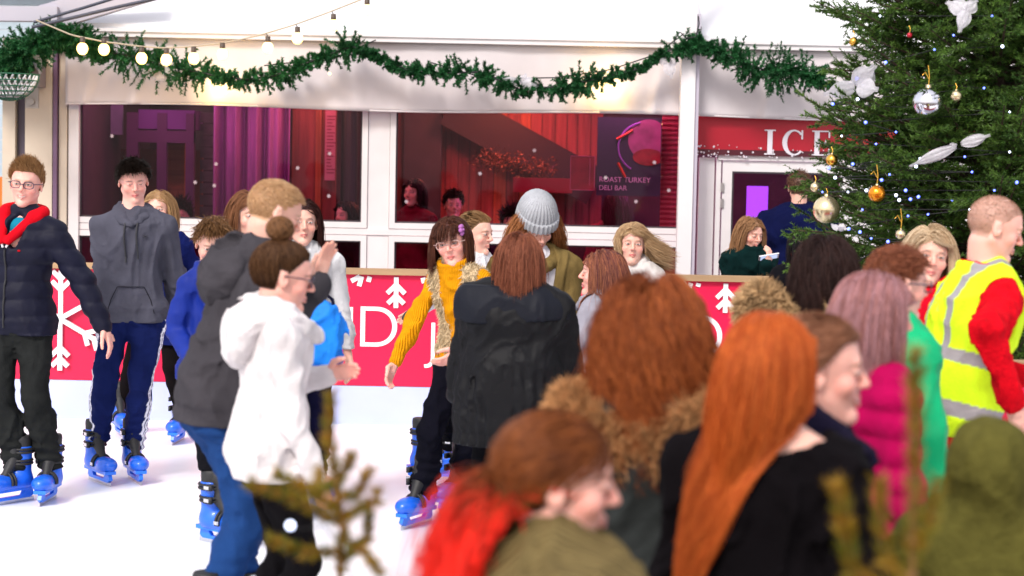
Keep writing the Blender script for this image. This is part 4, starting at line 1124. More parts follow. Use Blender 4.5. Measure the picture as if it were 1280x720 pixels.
# golden garland on the stair, glasses on the counter
def blob_leaves(name, m, pts, n, r, sz, parent=None, seed=1):
    rg = np.random.default_rng(seed); i = rg.integers(0, len(pts), n); c = np.asarray(pts)[i] + rg.normal(size=(n, 3)) * r
    a, b_ = rg.normal(size=(n, 3)), rg.normal(size=(n, 3)); a /= np.linalg.norm(a, axis=1)[:, None]; b_ /= np.linalg.norm(b_, axis=1)[:, None]
    v = np.stack([c - a * sz, c + b_ * sz * .5, c + a * sz, c - b_ * sz * .5], 1).reshape(-1, 3)
    return npmesh(name, v, np.arange(4 * n).reshape(n, 4), m, parent, False)
gy = YI - .5; gp = [at(600 + t * 90, 197 + t * 16, gy) for t in np.linspace(0, 1, 40)]
g = blob_leaves('indoor_garland', mat('bronze_leaf', (.13, .045, .01), .5), gp, 900, .05, .016); tag(g, 'bronze leafy garland strung along the indoor staircase', 'garland')
yb = YM + 2.0
m_gl = mat('pink_lit_glass', (.55, .16, .42), .2)
for i, px in enumerate((716, 722, 731, 738, 744)):
    c = at(px, 262, yb); o = MB().lathe([(.0, 0), (.028, 0), (.024, .01), (.026, .10), (.022, .10), (.02, .012), (0, .012)], 12).build('tumbler', m_gl, None, True, loc=(c[0], yb, 1.05)); tag(o, 'pink lit glass tumbler in the row on the counter', 'tumbler', 'glass tumblers on the indoor counter')
m_stick = mat('sticker_white', (.42, .34, .38), .6)
# snow stickers on the panes
b_ = 0
for px, py in ((140, 170), (372, 210), (270, 205), (268, 232), (412, 192), (411, 245), (600, 217), (757, 222), (795, 252), (818, 203), (508, 252), (668, 188), (836, 238), (244, 228)):
    c = at(px, py, YM - .008); b = MB()
    for k in range(3):
        a = k * math.pi / 3 + .2; d = np.array([math.cos(a), 0, math.sin(a)]) * .016; b.bar(-d + (0, -.0004 * k, 0), d + (0, -.0004 * k, 0), .0012, .006)
    o = b.build('snowflake_sticker', m_stick, mq); o.location = (c[0], c[1] - YM, c[2])
# interior lights: the lit lamps inside the marquee
def lamp(name, loc, col, e, size=.5, label=None):
    ld = bpy.data.lights.new(name, 'AREA'); ld.energy = e; ld.color = col; ld.size = size; o = bpy.data.objects.new(name, ld); COL.objects.link(o); o.location = loc; return o
for px, col, en, dy in ((200, (1., .4, .7), 8, .7), (330, (1., .35, .8), 4.2, .4), (400, (1., .35, .25), 8, .8), (530, (1., .25, .2), 15, 2.2), (640, (1., .24, .13), 30, 2.5), (780, (1., .10, .3), 20, 1.8), (960, (.75, .2, 1.), 24, 1.6)):
    lamp('ceiling_lamp', (X2(px, YM + dy), YM + dy, zt - .05), col, en, .35)
lamp('poster_lamp', (X2(780, YM + .12), YM + .12, zt - .1), (1., .45, .75), 9, .25)
c = at(946, 262, YM + 1.4); o = MB().box(-.09, .09, -.02, 0, -.2, .2).build('lit_screen', mat('violet_screen', (.2, .05, .4), .4, emit=(.36, .08, 1.), estr=1.3), None, loc=(c[0], YM + 1.4, c[2])); tag(o, 'tall glowing violet screen seen through the door glass', 'screen')
for px, py in ((823, 155), (839, 246), (840, 258)):
    c = at(px, py, YM + .9); o = MB().sphere((0, 0, 0), .022, 10, (1.4, 1, .7)).build('spot_lamp', mat('spot_emit', (1, .7, .3), .4, emit=(1., .62, .25), estr=5), None, True, loc=c); tag(o, 'small warm spot lamp glowing inside the right window', 'lamp', 'spot lamps inside the marquee')
# far left beyond the corner: pale blue hut with an orange base
hb = empty('timber_hut', (X2(-60, 19), 19, 0), 0, 'pale blue clad hut with an orange lower wall beyond the marquee corner', 'hut')
b = MB()
for k in range(16): b.box(0, 1.2, -.01 - .0 * k, .05, 1.55 + k * .12, 1.55 + k * .12 + .112)
b.build('clad_wall', mat('pale_blue_cladding', (.45, .55, .62), .6, var=.08), hb); MB().box(0, 1.2, 0, .05, 0, 1.54).build('lower_wall', mat('orange_board', (.75, .20, .02), .6, var=.15), hb)
MB().bar((-.2, -.15, 3.55), (1.5, -.15, 3.55), .5, .08).build('roof', m_grey, hb)
# ------------------------------------------------------------------ needles
def needles(tw0, tw1, per, ln, wd, seed=0, spread=.75, c1=(.012, .05, .012), c2=(.05, .12, .03), taper=True, flat_=0.):
    """tw0, tw1 (N,3): twig segments -> triangles of needles + colours"""
    rg = np.random.default_rng(seed); N = len(tw0); d = tw1 - tw0; L = np.linalg.norm(d, axis=1, keepdims=True); d = d / (L + 1e-9)
    up = np.where(np.abs(d[:, 2:3]) > .9, np.array([[1., 0, 0]]), np.array([[0, 0, 1.]])); a = np.cross(d, up); a /= np.linalg.norm(a, axis=1, keepdims=True); b = np.cross(d, a)
    t = rg.random((N, per)); ph = rg.random((N, per)) * 6.283
    base = tw0[:, None] + (d * L)[:, None] * t[..., None]
    rad = a[:, None] * np.cos(ph)[..., None] + b[:, None] * (np.sin(ph) * (1 - flat_))[..., None]
    dr = d[:, None] * (1.0 - spread * .3) + rad * spread + rg.normal(size=(N, per, 3)) * .12; dr /= np.linalg.norm(dr, axis=2, keepdims=True)
    l = ln * (.7 + .5 * rg.random((N, per, 1))) * (1 - .35 * t[..., None] if taper else 1)
    sd = np.cross(dr, rg.normal(size=(N, per, 3))); sd /= np.linalg.norm(sd, axis=2, keepdims=True) + 1e-9
    v = np.stack([base - sd * wd, base + sd * wd, base + dr * l], 2).reshape(-1, 3)
    m = np.clip(rg.random((N, 1, 1)) * .7 + rg.random((N, per, 1)) * .3, 0, 1); col = np.array(c1) * (1 - m) + np.array(c2) * m
    return v, np.arange(len(v)).reshape(-1, 3), np.repeat(col.reshape(-1, 3), 3, 0)
M_NEEDLE = mat('spruce_needles', (.03, .08, .02), .55, attr=True, spec=.3, transl=.15)
M_BARK = mat('bark', (.07, .045, .03), .9, bump=.8, bscale=40, var=.3)
def merge(parts):
    V = []; F = {}; C_ = []; n = 0
    for v, f, c in parts:
        V.append(v); F.setdefault(f.shape[1], []).append(f + n); C_.append(c); n += len(v)
    return np.concatenate(V), [np.concatenate(a) for a in F.values()], np.concatenate(C_)

# ------------------------------------------------------------------ christmas tree
TY = 9.4; tc_ = at(1238, 300, TY); TX = float(tc_[0])
tree = empty('christmas_tree', (TX, TY, 0), 0, 'big dark green christmas tree hung with baubles and white bows on the right', 'christmas tree')
def trad(z): return np.interp(z, [.5, 1.0, 1.5, 2.0, 2.35, 2.7, 3.2, 4.3], [.80, .93, .92, .87, .82, .69, .47, .03])
rg = np.random.default_rng(11); tw0, tw1, limbs = [], [], []
nb = 740
for i in range(nb):
    z = .55 + 3.6 * (i + rg.random()) / nb; az = i * 2.39996 + rg.normal() * .2; Rr = trad(z) * (.84 + .24 * rg.random())
    up = rg.random() * .62 - .05; d = np.array([math.cos(az), math.sin(az), up - .12]); pts = []
    for t in np.linspace(0, 1, 7): pts.append(np.array([0, 0, z - .12]) + d * Rr * t + np.array([0, 0, .10 * t * t - .04 * t]))
    limbs.append(np.array(pts)); tip = pts[-1]
    ns = int(6 + Rr * 16)
    for k in range(ns):
        t = .28 + .72 * (k + .5) / ns; j = min(5, int(t * 6)); f = t * 6 - j; p = limbs[-1][j] * (1 - f) + limbs[-1][j + 1] * f
        dd = unit(limbs[-1][j + 1] - limbs[-1][j]); sd = unit(np.cross(dd, [0, 0, 1.])) * (1 if k % 2 else -1)
        l = (.08 + .15 * (1 - t)) * (.8 + .5 * rg.random()); q = p + (dd * .75 + sd * .75 + np.array([0, 0, rg.normal() * .45])) * l
        tw0.append(p); tw1.append(q)
        if l > .11:
            for s2 in (-1, 1): m_ = p * .45 + q * .55; tw0.append(m_); tw1.append(m_ + (unit(q - p) * .7 + s2 * unit(np.cross(q - p, [0, 0, 1.])) * .6) * l * .5)
    tw0.append(limbs[-1][5]); tw1.append(tip + dd * .05)
tw0 = np.array(tw0); tw1 = np.array(tw1)
nv = needles(tw0, tw1, 36, .026, .0032, 2, .8, (.018, .065, .009), (.115, .215, .032))
sv, sq = tube_arrays(np.stack([tw0, (tw0 + tw1) / 2, tw1], 1), np.tile([.0028, .0022, .0012], (len(tw0), 1)), 3)
V_, F_, C_ = merge([nv, (sv, sq, np.tile([.035, .05, .018], (len(sv), 1)))])
npmesh('crown', V_, F_, M_NEEDLE, tree, False, C_)
lv, lq = tube_arrays(np.array(limbs), np.tile(np.linspace(.012, .003, 7), (nb, 1)), 4); npmesh('limbs', lv, lq, M_BARK, tree)
MB().lathe([(.065, 0), (.06, 1), (.045, 2.2), (.03, 3.3), (.008, 4.25)], 12).build('trunk', M_BARK, tree, True)
MB().lathe([(.0, .0), (.26, .0), (.32, .42), (.30, .44), (.28, .40), (0, .38)], 24).build('tree_pot', mat('dark_pot', (.05, .05, .055), .5), tree, True)

def on_tree(px, py, out=.02):
    """a spot on the side of the tree that faces us"""
    Y = TY - .8
    for _ in range(6):
        p = at(px, py, Y); dx = p[0] - TX; r = float(trad(p[2])); Y = TY - math.sqrt(max(r * r - dx * dx, .0)) * .97 - out
    return at(px, py, Y)
m_silver = mat('silver_bauble', (.75, .74, .80), .12, metal=1, bump=.15, bscale=8); m_gold = mat('gold_bauble', (.85, .48, .08), .18, metal=1, bump=.2, bscale=20); m_pearl = mat('pearl_gold_bauble', (.82, .68, .42), .25, metal=.9)
m_goldr = mat('gold_ribbon', (.80, .45, .06), .3, metal=.7); m_cap = mat('bauble_cap', (.6, .5, .3), .3, metal=1); m_orange = mat('amber_bauble', (.85, .30, .02), .12, metal=.8, bump=.6, bscale=22)
def bauble(px, py, d_px, m, label, string=True):
    p = on_tree(px, py, .05); r = d_px / 2 * p[1] / FPX
    e = empty('bauble', p, 0, label, 'bauble', 'baubles hanging on the christmas tree')
    MB().sphere((0, 0, 0), r, 28).build('ball', m, e, True); MB().lathe([(r * .2, r * .97), (r * .2, r * 1.16), (0, r * 1.17)], 12).build('cap', m_cap, e, True)
    b = MB(); hl = .09 if string else .03; b.tube([[0, 0, r * 1.1], [.003, 0, r * 1.1 + hl * .45], [-.002, .01, r * 1.1 + hl]], .0018, 5)
    if string: b.tube([[0, 0, r * 1.1 + .03], [-.018, -.005, r * 1.1 + .06], [-.03, -.005, r * 1.1 + .045]], .002, 5)
    b.build('hanging_ribbon', m_goldr, e, True)
bauble(1160, 128, 38, m_silver, 'large mirrored silver bauble in the middle of the tree')
bauble(1195, 120, 14, m_pearl, 'small pale gold bauble right of the large silver one', False)
bauble(1040, 200, 15, m_gold, 'small gold bauble near the left edge of the tree below the sign', False)
bauble(1019, 234, 12, m_pearl, 'tiny pale bauble at the far left edge of the tree', False)
bauble(1033, 262, 34, m_pearl, 'large pearly bauble low on the left edge of the tree', False)
bauble(1096, 242, 21, m_orange, 'shiny amber bauble above the crowd in the lower middle of the tree')
bauble(1126, 293, 13, m_pearl, 'small cream bauble on a gold thread above the blonde woman')
bauble(1067, 52, 11, m_gold, 'small gold bauble high on the left of the tree', False)
bauble(1137, 44, 7, mat('red_bauble', (.5, .02, .04), .2, metal=.6), 'tiny red bauble near the top of the tree', False)
bauble(1156, 300, 12, m_gold, 'small gold bauble right beside the blonde woman', False)
# tulle bows
def tulle():
    m = bpy.data.materials.new('white_tulle'); m.use_nodes = True; N = m.node_tree.nodes; L = m.node_tree.links; p = N['Principled BSDF']
    p.inputs['Base Color'].default_value = (.80, .78, .84, 1); p.inputs['Roughness'].default_value = .6; p.inputs['Sheen Weight'].default_value = .4
    t = N.new('ShaderNodeBsdfTranslucent'); t.inputs[0].default_value = (.8, .8, .85, 1); tr = N.new('ShaderNodeBsdfTransparent'); a = N.new('ShaderNodeMixShader'); b = N.new('ShaderNodeMixShader')
    w = N.new('ShaderNodeTexNoise'); w.inputs['Scale'].default_value = 14; mr = N.new('ShaderNodeMapRange'); mr.inputs[3].default_value = .2; mr.inputs[4].default_value = .6; L.new(w.outputs[0], mr.inputs[0])
    a.inputs[0].default_value = .3; L.new(p.outputs[0], a.inputs[1]); L.new(t.outputs[0], a.inputs[2]); L.new(mr.outputs[0], b.inputs[0]); L.new(a.outputs[0], b.inputs[1]); L.new(tr.outputs[0], b.inputs[2]); L.new(b.outputs[0], N['Material Output'].inputs[0]); return m
M_TULLE = tulle()
def loop_arrays(p0, p1, w, puff, seed=0, nu=22, nv=9):
    """a gathered ribbon loop or tail from p0 to p1"""
    rg = random.Random(seed); p0 = np.array(p0); p1 = np.array(p1); d = p1 - p0; L = np.linalg.norm(d); d /= L
    s_ = unit(np.cross(d, [0, 1., 0])); V = []
    for i in range(nu):
        t = i / (nu - 1)
        for j in range(nv):
            u = j / (nv - 1) * 2 - 1; ww = w * (.25 + .75 * math.sin(math.pi * min(1, t * 1.15 + .06)) ** .7)
            V.append(p0 + d * L * t + s_ * ww * u + np.array([0, -1, 0]) * (puff * math.sin(math.pi * t) * (1 - u * u) + .006 * math.sin(u * 9 + seed + t * 5)))
    I = np.arange(nu * nv).reshape(nu, nv)
    return np.array(V), np.stack([I[:-1, :-1], I[1:, :-1], I[1:, 1:], I[:-1, 1:]], -1).reshape(-1, 4)
def bow(label, pts, w, Y=None, tree_=True, group=None, cat='bow'):
    """pts: list of (px0,py0,px1,py1,width_px)"""
    P = (lambda x, y: on_tree(x, y, .07)) if tree_ else (lambda x, y: at(x, y, Y))
    c = P(pts[0][0], pts[0][1]); b = MB()
    for k, (xa, ya, xb, yb_, wp) in enumerate(pts):
        pa, pb = P(xa, ya), P(xb, yb_); sc = pa[1] / FPX; v, f = loop_arrays(pa - c, pb - c, wp * sc / 2, wp * sc * .20, k + int(xa)); b.add(v, f)
        v, f = loop_arrays(pa - c + (0, .03, 0), pb - c + (0, .03, 0), wp * sc / 2 * .8, -wp * sc * .2, k + 5); b.add(v, f)
    o = b.build('tulle_bow', M_TULLE, None, True, loc=c); tag(o, label, cat, group)
BG = 'white tulle bows on the tree and garlands'
bow('white tulle bow spread over the upper left edge of the tree', [(1068, 108, 1030, 118, 22), (1070, 106, 1094, 82, 30), (1072, 108, 1098, 112, 26)], 0, group=BG)
bow('white tulle bow at the very top of the tree', [(1208, 14, 1184, 2, 22), (1208, 14, 1222, 0, 18), (1208, 12, 1200, 40, 18)], 0, group=BG)
bow('long white tulle tail slanting across the right of the tree', [(1192, 184, 1138, 208, 15), (1190, 184, 1196, 180, 10)], 0, group=BG)
bow('short white tulle scrap at the right end of the long tail', [(1203, 180, 1238, 169, 15)], 0, group=BG)
bow('small white tulle knot low on the tree right of the pearly bauble', [(1048, 287, 1040, 280, 8), (1048, 287, 1056, 284, 8)], 0, group=BG)
bow('white tulle bow in the middle of the long garland', [(650, 105, 626, 98, 12), (650, 105, 676, 108, 20), (652, 104, 658, 92, 12)], 0, YM - .42, False, BG)
bow('white tulle bow beside the post at the right end of the long garland', [(834, 78, 822, 74, 12), (836, 78, 848, 76, 14), (835, 78, 840, 98, 16)], 0, YM - .42, False, BG)
bow('white tulle bow under the string lights near the left corner', [(200, 90, 182, 92, 18), (200, 90, 217, 90, 20), (200, 88, 205, 74, 16), (199, 91, 206, 102, 16)], 0, YM - .42, False, BG)
bow('lit white tulle bow on the left corner garland', [(44, 60, 40, 52, 9), (44, 66, 50, 92, 11)], 0, YM - .5, False, BG)
# fairy lights on the tree
fl = empty('fairy_lights', (TX, TY, 0), 0, 'blue white fairy lights on a dark wire wound through the christmas tree', 'fairy lights')
m_fb = mat('fairy_blue', (.3, .4, 1), .3, emit=(.08, .12, 1.), estr=2.6); m_fw = mat('fairy_white', (1, 1, 1), .3, emit=(.6, .7, 1.), estr=2.5)
FP = [(1120, 244), (1132, 238), (1138, 249), (1124, 250), (1148, 246), (1271, 228), (1044, 222), (1036, 210), (1066, 205), (1083, 238), (1102, 225), (1110, 302), (1180, 302), (1082, 153), (1071, 98), (1072, 124), (1041, 130), (1107, 78), (1253, 58), (1061, 286), (1075, 290), (1145, 208), (1112, 218), (1190, 250), (1212, 262), (1160, 268), (1089, 298), (1150, 198), (1192, 44), (1240, 20), (1100, 20), (1168, 62), (1230, 110), (1262, 140), (1215, 215), (1243, 238), (1060, 240), (1078, 262), (1135, 270), (1052, 170), (1095, 180), (1120, 165), (1262, 190), (1206, 196), (1065, 332), (1092, 342), (1068, 352), (1028, 240)]
for i, (px, py) in enumerate(FP):
    p = on_tree(px, py, .03); r = (.0075 if i < 22 else .005); o = MB().sphere((0, 0, 0), r, 8).build('bulb', m_fb if i % 3 else m_fw, fl, True); o.location = tuple(p - np.array([TX, TY, 0]))
b = MB(); order = sorted(FP, key=lambda q: -q[1])
pts = []
for (xa, ya), (xb, yb_) in zip(order[:-1], order[1:]):
    for t in np.linspace(0, 1, 6)[:-1]: pts.append(on_tree(xa * (1 - t) + xb * t, ya * (1 - t) + yb_ * t, -.16) - np.array([TX, TY, 0]))
b.tube(pts, .002, 4); b.build('wire', M_BLACK, fl)

# ------------------------------------------------------------------ garlands
def garland(label, pix, Y, rad, n, ln=.10, seed=1, nm='garland'):
    P = np.array([at(x, y, Y) for x, y in pix]); c0 = P[0].copy(); P -= c0; rg = np.random.default_rng(seed)
    seg = np.linalg.norm(np.diff(P, axis=0), axis=1); cum = np.r_[0, np.cumsum(seg)]; u = rg.random(n) * cum[-1]
    p = np.stack([np.interp(u, cum, P[:, k]) for k in range(3)], 1); tn = np.stack([np.interp(u + .02, cum, P[:, k]) - np.interp(u - .02, cum, P[:, k]) for k in range(3)], 1); tn /= np.linalg.norm(tn, axis=1)[:, None] + 1e-6
    d = rg.normal(size=(n, 3)); d[:, 1] *= .8; d[:, 2] -= .25; d -= tn * (d * tn).sum(1)[:, None] * .3; d /= np.linalg.norm(d, axis=1)[:, None]
    thick = .32 + 1.5 * vnoise(p * 4.3 + 11)[:, None] ** 1.7; q = p + d * ln * thick * (.7 + .6 * rg.random((n, 1))); q[:, 1] = np.minimum(q[:, 1], .10)
    nv = needles(p, q, 72, .036, .0056, seed, .95, (.006, .045, .013), (.026, .155, .045)); v2, q2 = tube_arrays(np.stack([p, (p + q) / 2, q], 1), np.tile([.003, .002, .002], (n, 1)), 3)
    V, F, C = merge([nv, (v2, q2, np.tile([.02, .05, .015], (len(v2), 1)))])
    e = empty(nm, c0, 0, label, 'garland', 'green garlands along the marquee front'); npmesh('foliage', V, F, M_NEEDLE, e, False, C)
    v3, q3 = tube_arrays(P[None], np.full((1, len(P)), .008), 6); npmesh('core_wire', v3, q3, M_BLACK, e); return e
YG = YM - .42
garland('long green artificial garland swagged under the gutter from the left corner to the post', [(82, 62), (140, 66), (175, 72), (215, 84), (262, 93), (305, 100), (345, 94), (400, 72), (440, 58), (475, 72), (510, 88), (545, 92), (600, 90), (650, 112), (700, 108), (750, 98), (800, 86), (838, 62), (862, 58)], YG, .1, 900, .115, 5)
garland('short green garland running right from the post towards the tree', [(850, 62), (878, 52), (900, 66), (930, 78), (962, 90), (992, 84), (1020, 98), (1050, 112)], YG - .02, .1, 320, .11, 6)
garland('bushy green garland wrapped round the left corner beam', [(-30, 92), (0, 82), (30, 66), (62, 44), (98, 44), (118, 58)], YG - .06, .1, 620, .125, 8)
# light chain inside the garland that glows on the canvas
m_warm = mat('warm_led', (1, .7, .3), .3, emit=(1., .62, .18), estr=4)
gl_ = empty('garland_lights', (0, YG, 0), 0, 'warm little lights on a black cable woven into the long garland', 'fairy lights')
for k, (px, py) in enumerate(((262, 104), (272, 110), (283, 116), (655, 117), (748, 104), (757, 111), (765, 105), (412, 92), (33, 60))):
    c = at(px, py, YG + .10); o = MB().sphere((0, 0, 0), .014 if k in (3,) else .011, 8).build('bulb', m_warm, gl_, True); o.location = (c[0], c[1] - YG, c[2])
    if k in (1, 5):
        ld = bpy.data.lights.new('garland_lamp', 'POINT'); ld.energy = 2.4; ld.color = (1, .62, .18); ld.shadow_soft_size = .03; o = bpy.data.objects.new('garland_lamp', ld); COL.objects.link(o); o.location = at(px, py, YG + .14)
b = MB()
for seg in (((330, 82), (420, 72), (470, 50)), ((700, 96), (760, 88), (820, 68), (855, 42)), ((538, 78), (600, 96), (640, 98), (700, 97))):
    P = [at(x, y, YG + .03) - np.array([0, YG, 0]) for x, y in seg]; P = np.array(P); tt = np.linspace(0, len(P) - 1, 14); b.tube(np.stack([np.interp(tt, range(len(P)), P[:, k]) for k in range(3)], 1), .005, 5)
b.build('cable', M_BLACK, gl_)

# ------------------------------------------------------------------ festoon string with bulbs
YS = YM - 1.0
fs = empty('festoon_string', (0, YS, 0), 0, 'string of warm glowing round bulbs hanging across the upper left', 'string lights')
cp = [(45, 25), (90, 44), (130, 52), (176, 58), (207, 60), (243, 58), (279, 54), (325, 44), (368, 31), (412, 15), (455, -2), (520, -30)]
P = np.array([at(x, y, YS) for x, y in cp]) - np.array([0, YS, 0]); tt = np.linspace(0, len(P) - 1, 60)
b = MB(); b.tube(np.stack([np.interp(tt, range(len(P)), P[:, k]) for k in range(3)], 1), .006, 6); b.build('cable', mat('pale_cable', (.42, .35, .25), .6), fs)
m_bulb = mat('warm_bulb_glass', (1, .8, .45), .2, emit=(1., .60, .14), estr=2.6); m_cap2 = mat('lamp_holder', (.07, .045, .03), .5)
for px, py in ((103, 62), (130, 63), (177, 74), (208, 76), (242, 74), (278, 69), (333, 61), (370, 49), (415, 33), (457, 14)):
    tx = np.interp(px, [q[0] for q in cp], range(len(cp))); c = at(px, py, YS) - np.array([0, YS, 0]); top_ = np.array([np.interp(tx, range(len(P)), P[:, k]) for k in range(3)])
    if px > 320: c[0] += .01; c[2] -= .0
    h = MB(); h.lathe([(0, .055), (.018, .055), (.020, .02), (.017, .0), (0, 0)], 12); ho = h.build('lamp_holder', m_cap2, fs, True); ho.location = tuple(c + (0, 0, .035))
    bo = MB().sphere((0, 0, 0), .041, 16, (1, 1, 1.1)).build('bulb', m_bulb, ho, True); bo.location = (0, 0, -.028)
    MB().tube([[0, 0, .05], list(top_ - c - (0, 0, .035))], .004, 5).build('hanger', m_cap2, ho)
for px, py, en in ((103, 66, 2.0), (190, 78, 1.6), (260, 76, 1.6), (345, 60, 1.2)):
    ld = bpy.data.lights.new('festoon_glow', 'POINT'); ld.energy = en; ld.color = (1, .62, .22); ld.shadow_soft_size = .05; o = bpy.data.objects.new('festoon_glow', ld); COL.objects.link(o); o.location = at(px, py + 10, YS + .12)
# black cables crossing at the upper left, hanging basket, cable on the post
o = MB(); P = [at(x, y, YS + .3) for x, y in ((40, 34), (100, 20), (150, 8), (215, -6))]; o.tube(P, .014, 6); o.tube([p + np.array([0, .05, .04 + .02 * i]) for i, p in enumerate(P)], .012, 6); o = o.build('power_cable', mat('blue_black_cable', (.03, .035, .06), .5), None, True); tag(o, 'pair of thick dark cables running up across the upper left corner', 'cable')
o = MB(); P = [at(x, y, YG - .05) for x, y in ((845, 72), (843, 50), (850, 40), (858, 48), (870, 46), (874, 30), (873, 20))]; o.tube(P, .006, 5); o = o.build('post_cable', M_BLACK, None, True); tag(o, 'short black cable looped round the top of the slim post', 'cable')
c = at(12, 92, YG - .3); e = empty('hanging_basket', c, 0, 'green wire hanging basket with pale strips under the left corner garland', 'hanging basket')
b = MB()
for k in range(7):
    a = R(10 + k * 13); r_ = .22 * math.sin(a) if k else .03; b.tube([[r_ * math.cos(t), r_ * math.sin(t), -.20 * math.cos(a)] for t in np.linspace(0, 2 * math.pi, 33)[:-1]], .005, 5, True)
for k in range(12): b.tube([[.22 * math.sin(a) * math.cos(k * .5236), .22 * math.sin(a) * math.sin(k * .5236), -.2 * math.cos(a)] for a in np.linspace(0, math.pi / 2, 8)], .004, 5)
b.build('basket_wire', mat('green_wire', (.01, .10, .05), .4), e, True)
b = MB()
for k in range(26):
    t = k * .2417; b.tube([[.2 * math.sin(a) * math.cos(t + a * .5), .2 * math.sin(a) * math.sin(t + a * .5), -.18 * math.cos(a)] for a in np.linspace(.3, 1.5, 7)], .007, 4)
b.build('pale_lining', mat('pale_strip', (.6, .6, .62), .6), e, True)

# ------------------------------------------------------------------ two small firs right in front of us
def sapling(label, base_px, tip, Y, shoots, seed=0):
    top = at(*tip, Y); bx = float(at(base_px, 720, Y)[0]); e = empty('fir_sapling', (bx, Y, 0), 0, label, 'fir', 'small firs at the near edge of the rink')
    O = np.array([bx, Y, 0]); rg = np.random.default_rng(seed); t0, t1 = [], []; P = [np.array([0, 0, 0.02]), (at(base_px, 720, Y) - O)]
    P += [at(x, y, Y) - O for x, y in shoots[0]] + [top - O]; stem = np.array(P)
    for a, b_ in zip(P[1:-1], P[2:]): t0.append(a); t1.append(b_)
    lines = [stem]
    for sh in shoots[1:]:
        S = [at(x, y, Y + dy) - O for x, y, dy in sh]; lines.append(np.array(S))
        for a, b_ in zip(S[:-1], S[1:]): t0.append(a); t1.append(b_)
    # lower whorls, below the picture
    for k in range(26):
        z = .35 + (P[1][2] - .35) * rg.random() * .68; a = rg.random() * 6.28; L = .30 * (1 - z / 1.9); p = np.array([0, 0, z]); q = p + np.array([math.cos(a) * L, math.sin(a) * L, .10]); t0 += [p, p * .4 + q * .6, p * .5 + q * .5]; t1 += [q, q + np.array([math.sin(a), -math.cos(a), .2]) * .1, q + np.array([-math.sin(a), math.cos(a), .2]) * .1]; lines.append(np.array([p, q]))
    t0 = np.array(t0); t1 = np.array(t1); L = np.linalg.norm(t1 - t0, axis=1); nseg = np.maximum(1, (L / .012).astype(int)); A, B_ = [], []
    for a, b_, n in zip(t0, t1, nseg):
        for k in range(n): A.append(a + (b_ - a) * k / n); B_.append(a + (b_ - a) * (k + 1) / n)
    v, f, c = needles(np.array(A), np.array(B_), 40, .026, .0016, seed, .85, (.085, .13, .008), (.40, .20, .012), False)
    npmesh('foliage', v, [f], M_NEEDLE, e, False, c)
    b = MB()
    for l in lines:
        if len(l) > 1: b.tube(l, np.linspace(.007 if l is stem else .0035, .003, len(l)), 6)
    b.build('stem', mat('young_fir_bark', (.22, .11, .035), .8, bump=.5, bscale=80, var=.3), e, True)
    MB().lathe([(0, 0), (.13, 0), (.17, .28), (.155, .29), (.14, .25), (0, .24)], 20).build('pot', mat('brown_pot', (.12, .07, .05), .7), e, True)
    return e, O
sapling('young fir with a tall bare leader beside the girl in the white hoodie', 425, (414, 492), 3.5,
    [[(428, 660), (420, 600), (411, 545)], [(427, 655, 0), (380, 630, -.03), (312, 603, -.05)], [(424, 640, 0), (385, 612, .02), (345, 592, .05)], [(430, 690, 0), (380, 690, -.04), (338, 675, -.05)], [(420, 605, 0), (432, 588, 0), (440, 568, -.02)], [(424, 620, 0), (445, 620, .03), (462, 588, .05)], [(426, 650, 0), (470, 625, .02), (472, 610, .03)], [(427, 670, 0), (455, 690, -.05), (475, 715, -.08)], [(424, 600, 0), (395, 618, .02), (400, 590, .06)], [(430, 700, 0), (460, 672, .06), (462, 640, .08)]], 3)
sapling('young fir with upright brown shoots in front of the crowd on the right', 1140, (1145, 440), 2.7,
    [[(1141, 680), (1143, 600), (1145, 520)], [(1140, 735, 0), (1108, 700, .03), (1096, 602, .05)], [(1140, 760, 0), (1066, 715, -.03), (1046, 606, -.04)], [(1141, 690, 0), (1160, 660, .02), (1172, 602, .03)]], 4)
sl = empty('sapling_lights', at(363, 657, 3.45), 0, 'tiny cool light on a thin wire caught in the left young fir', 'fairy lights')
MB().sphere((0, 0, 0), .008, 10).build('bulb', m_fw, sl, True); MB().tube([[0, 0, 0], [.02, 0, -.006], [.06, .01, .0], [.10, .0, -.05], [.12, 0, -.12]], .0012, 5).build('wire', M_BLACK, sl)
# ------------------------------------------------------------------ the skaters
G1 = 'people on the ice'; G2 = 'people in the near crowd'; G3 = 'people inside the marquee'
NAVY = (.010, .013, .045)
def put(e, r, name, b, m, smooth=False): return b.build(name, m, e, smooth)
def on_front(F_rig, x, z, d): return None
def surf_strip(e, r, name, pts, w, m, t=.003):
    b = MB(); b.tube(pts, w, 6); return b.build(name, m, e, True)

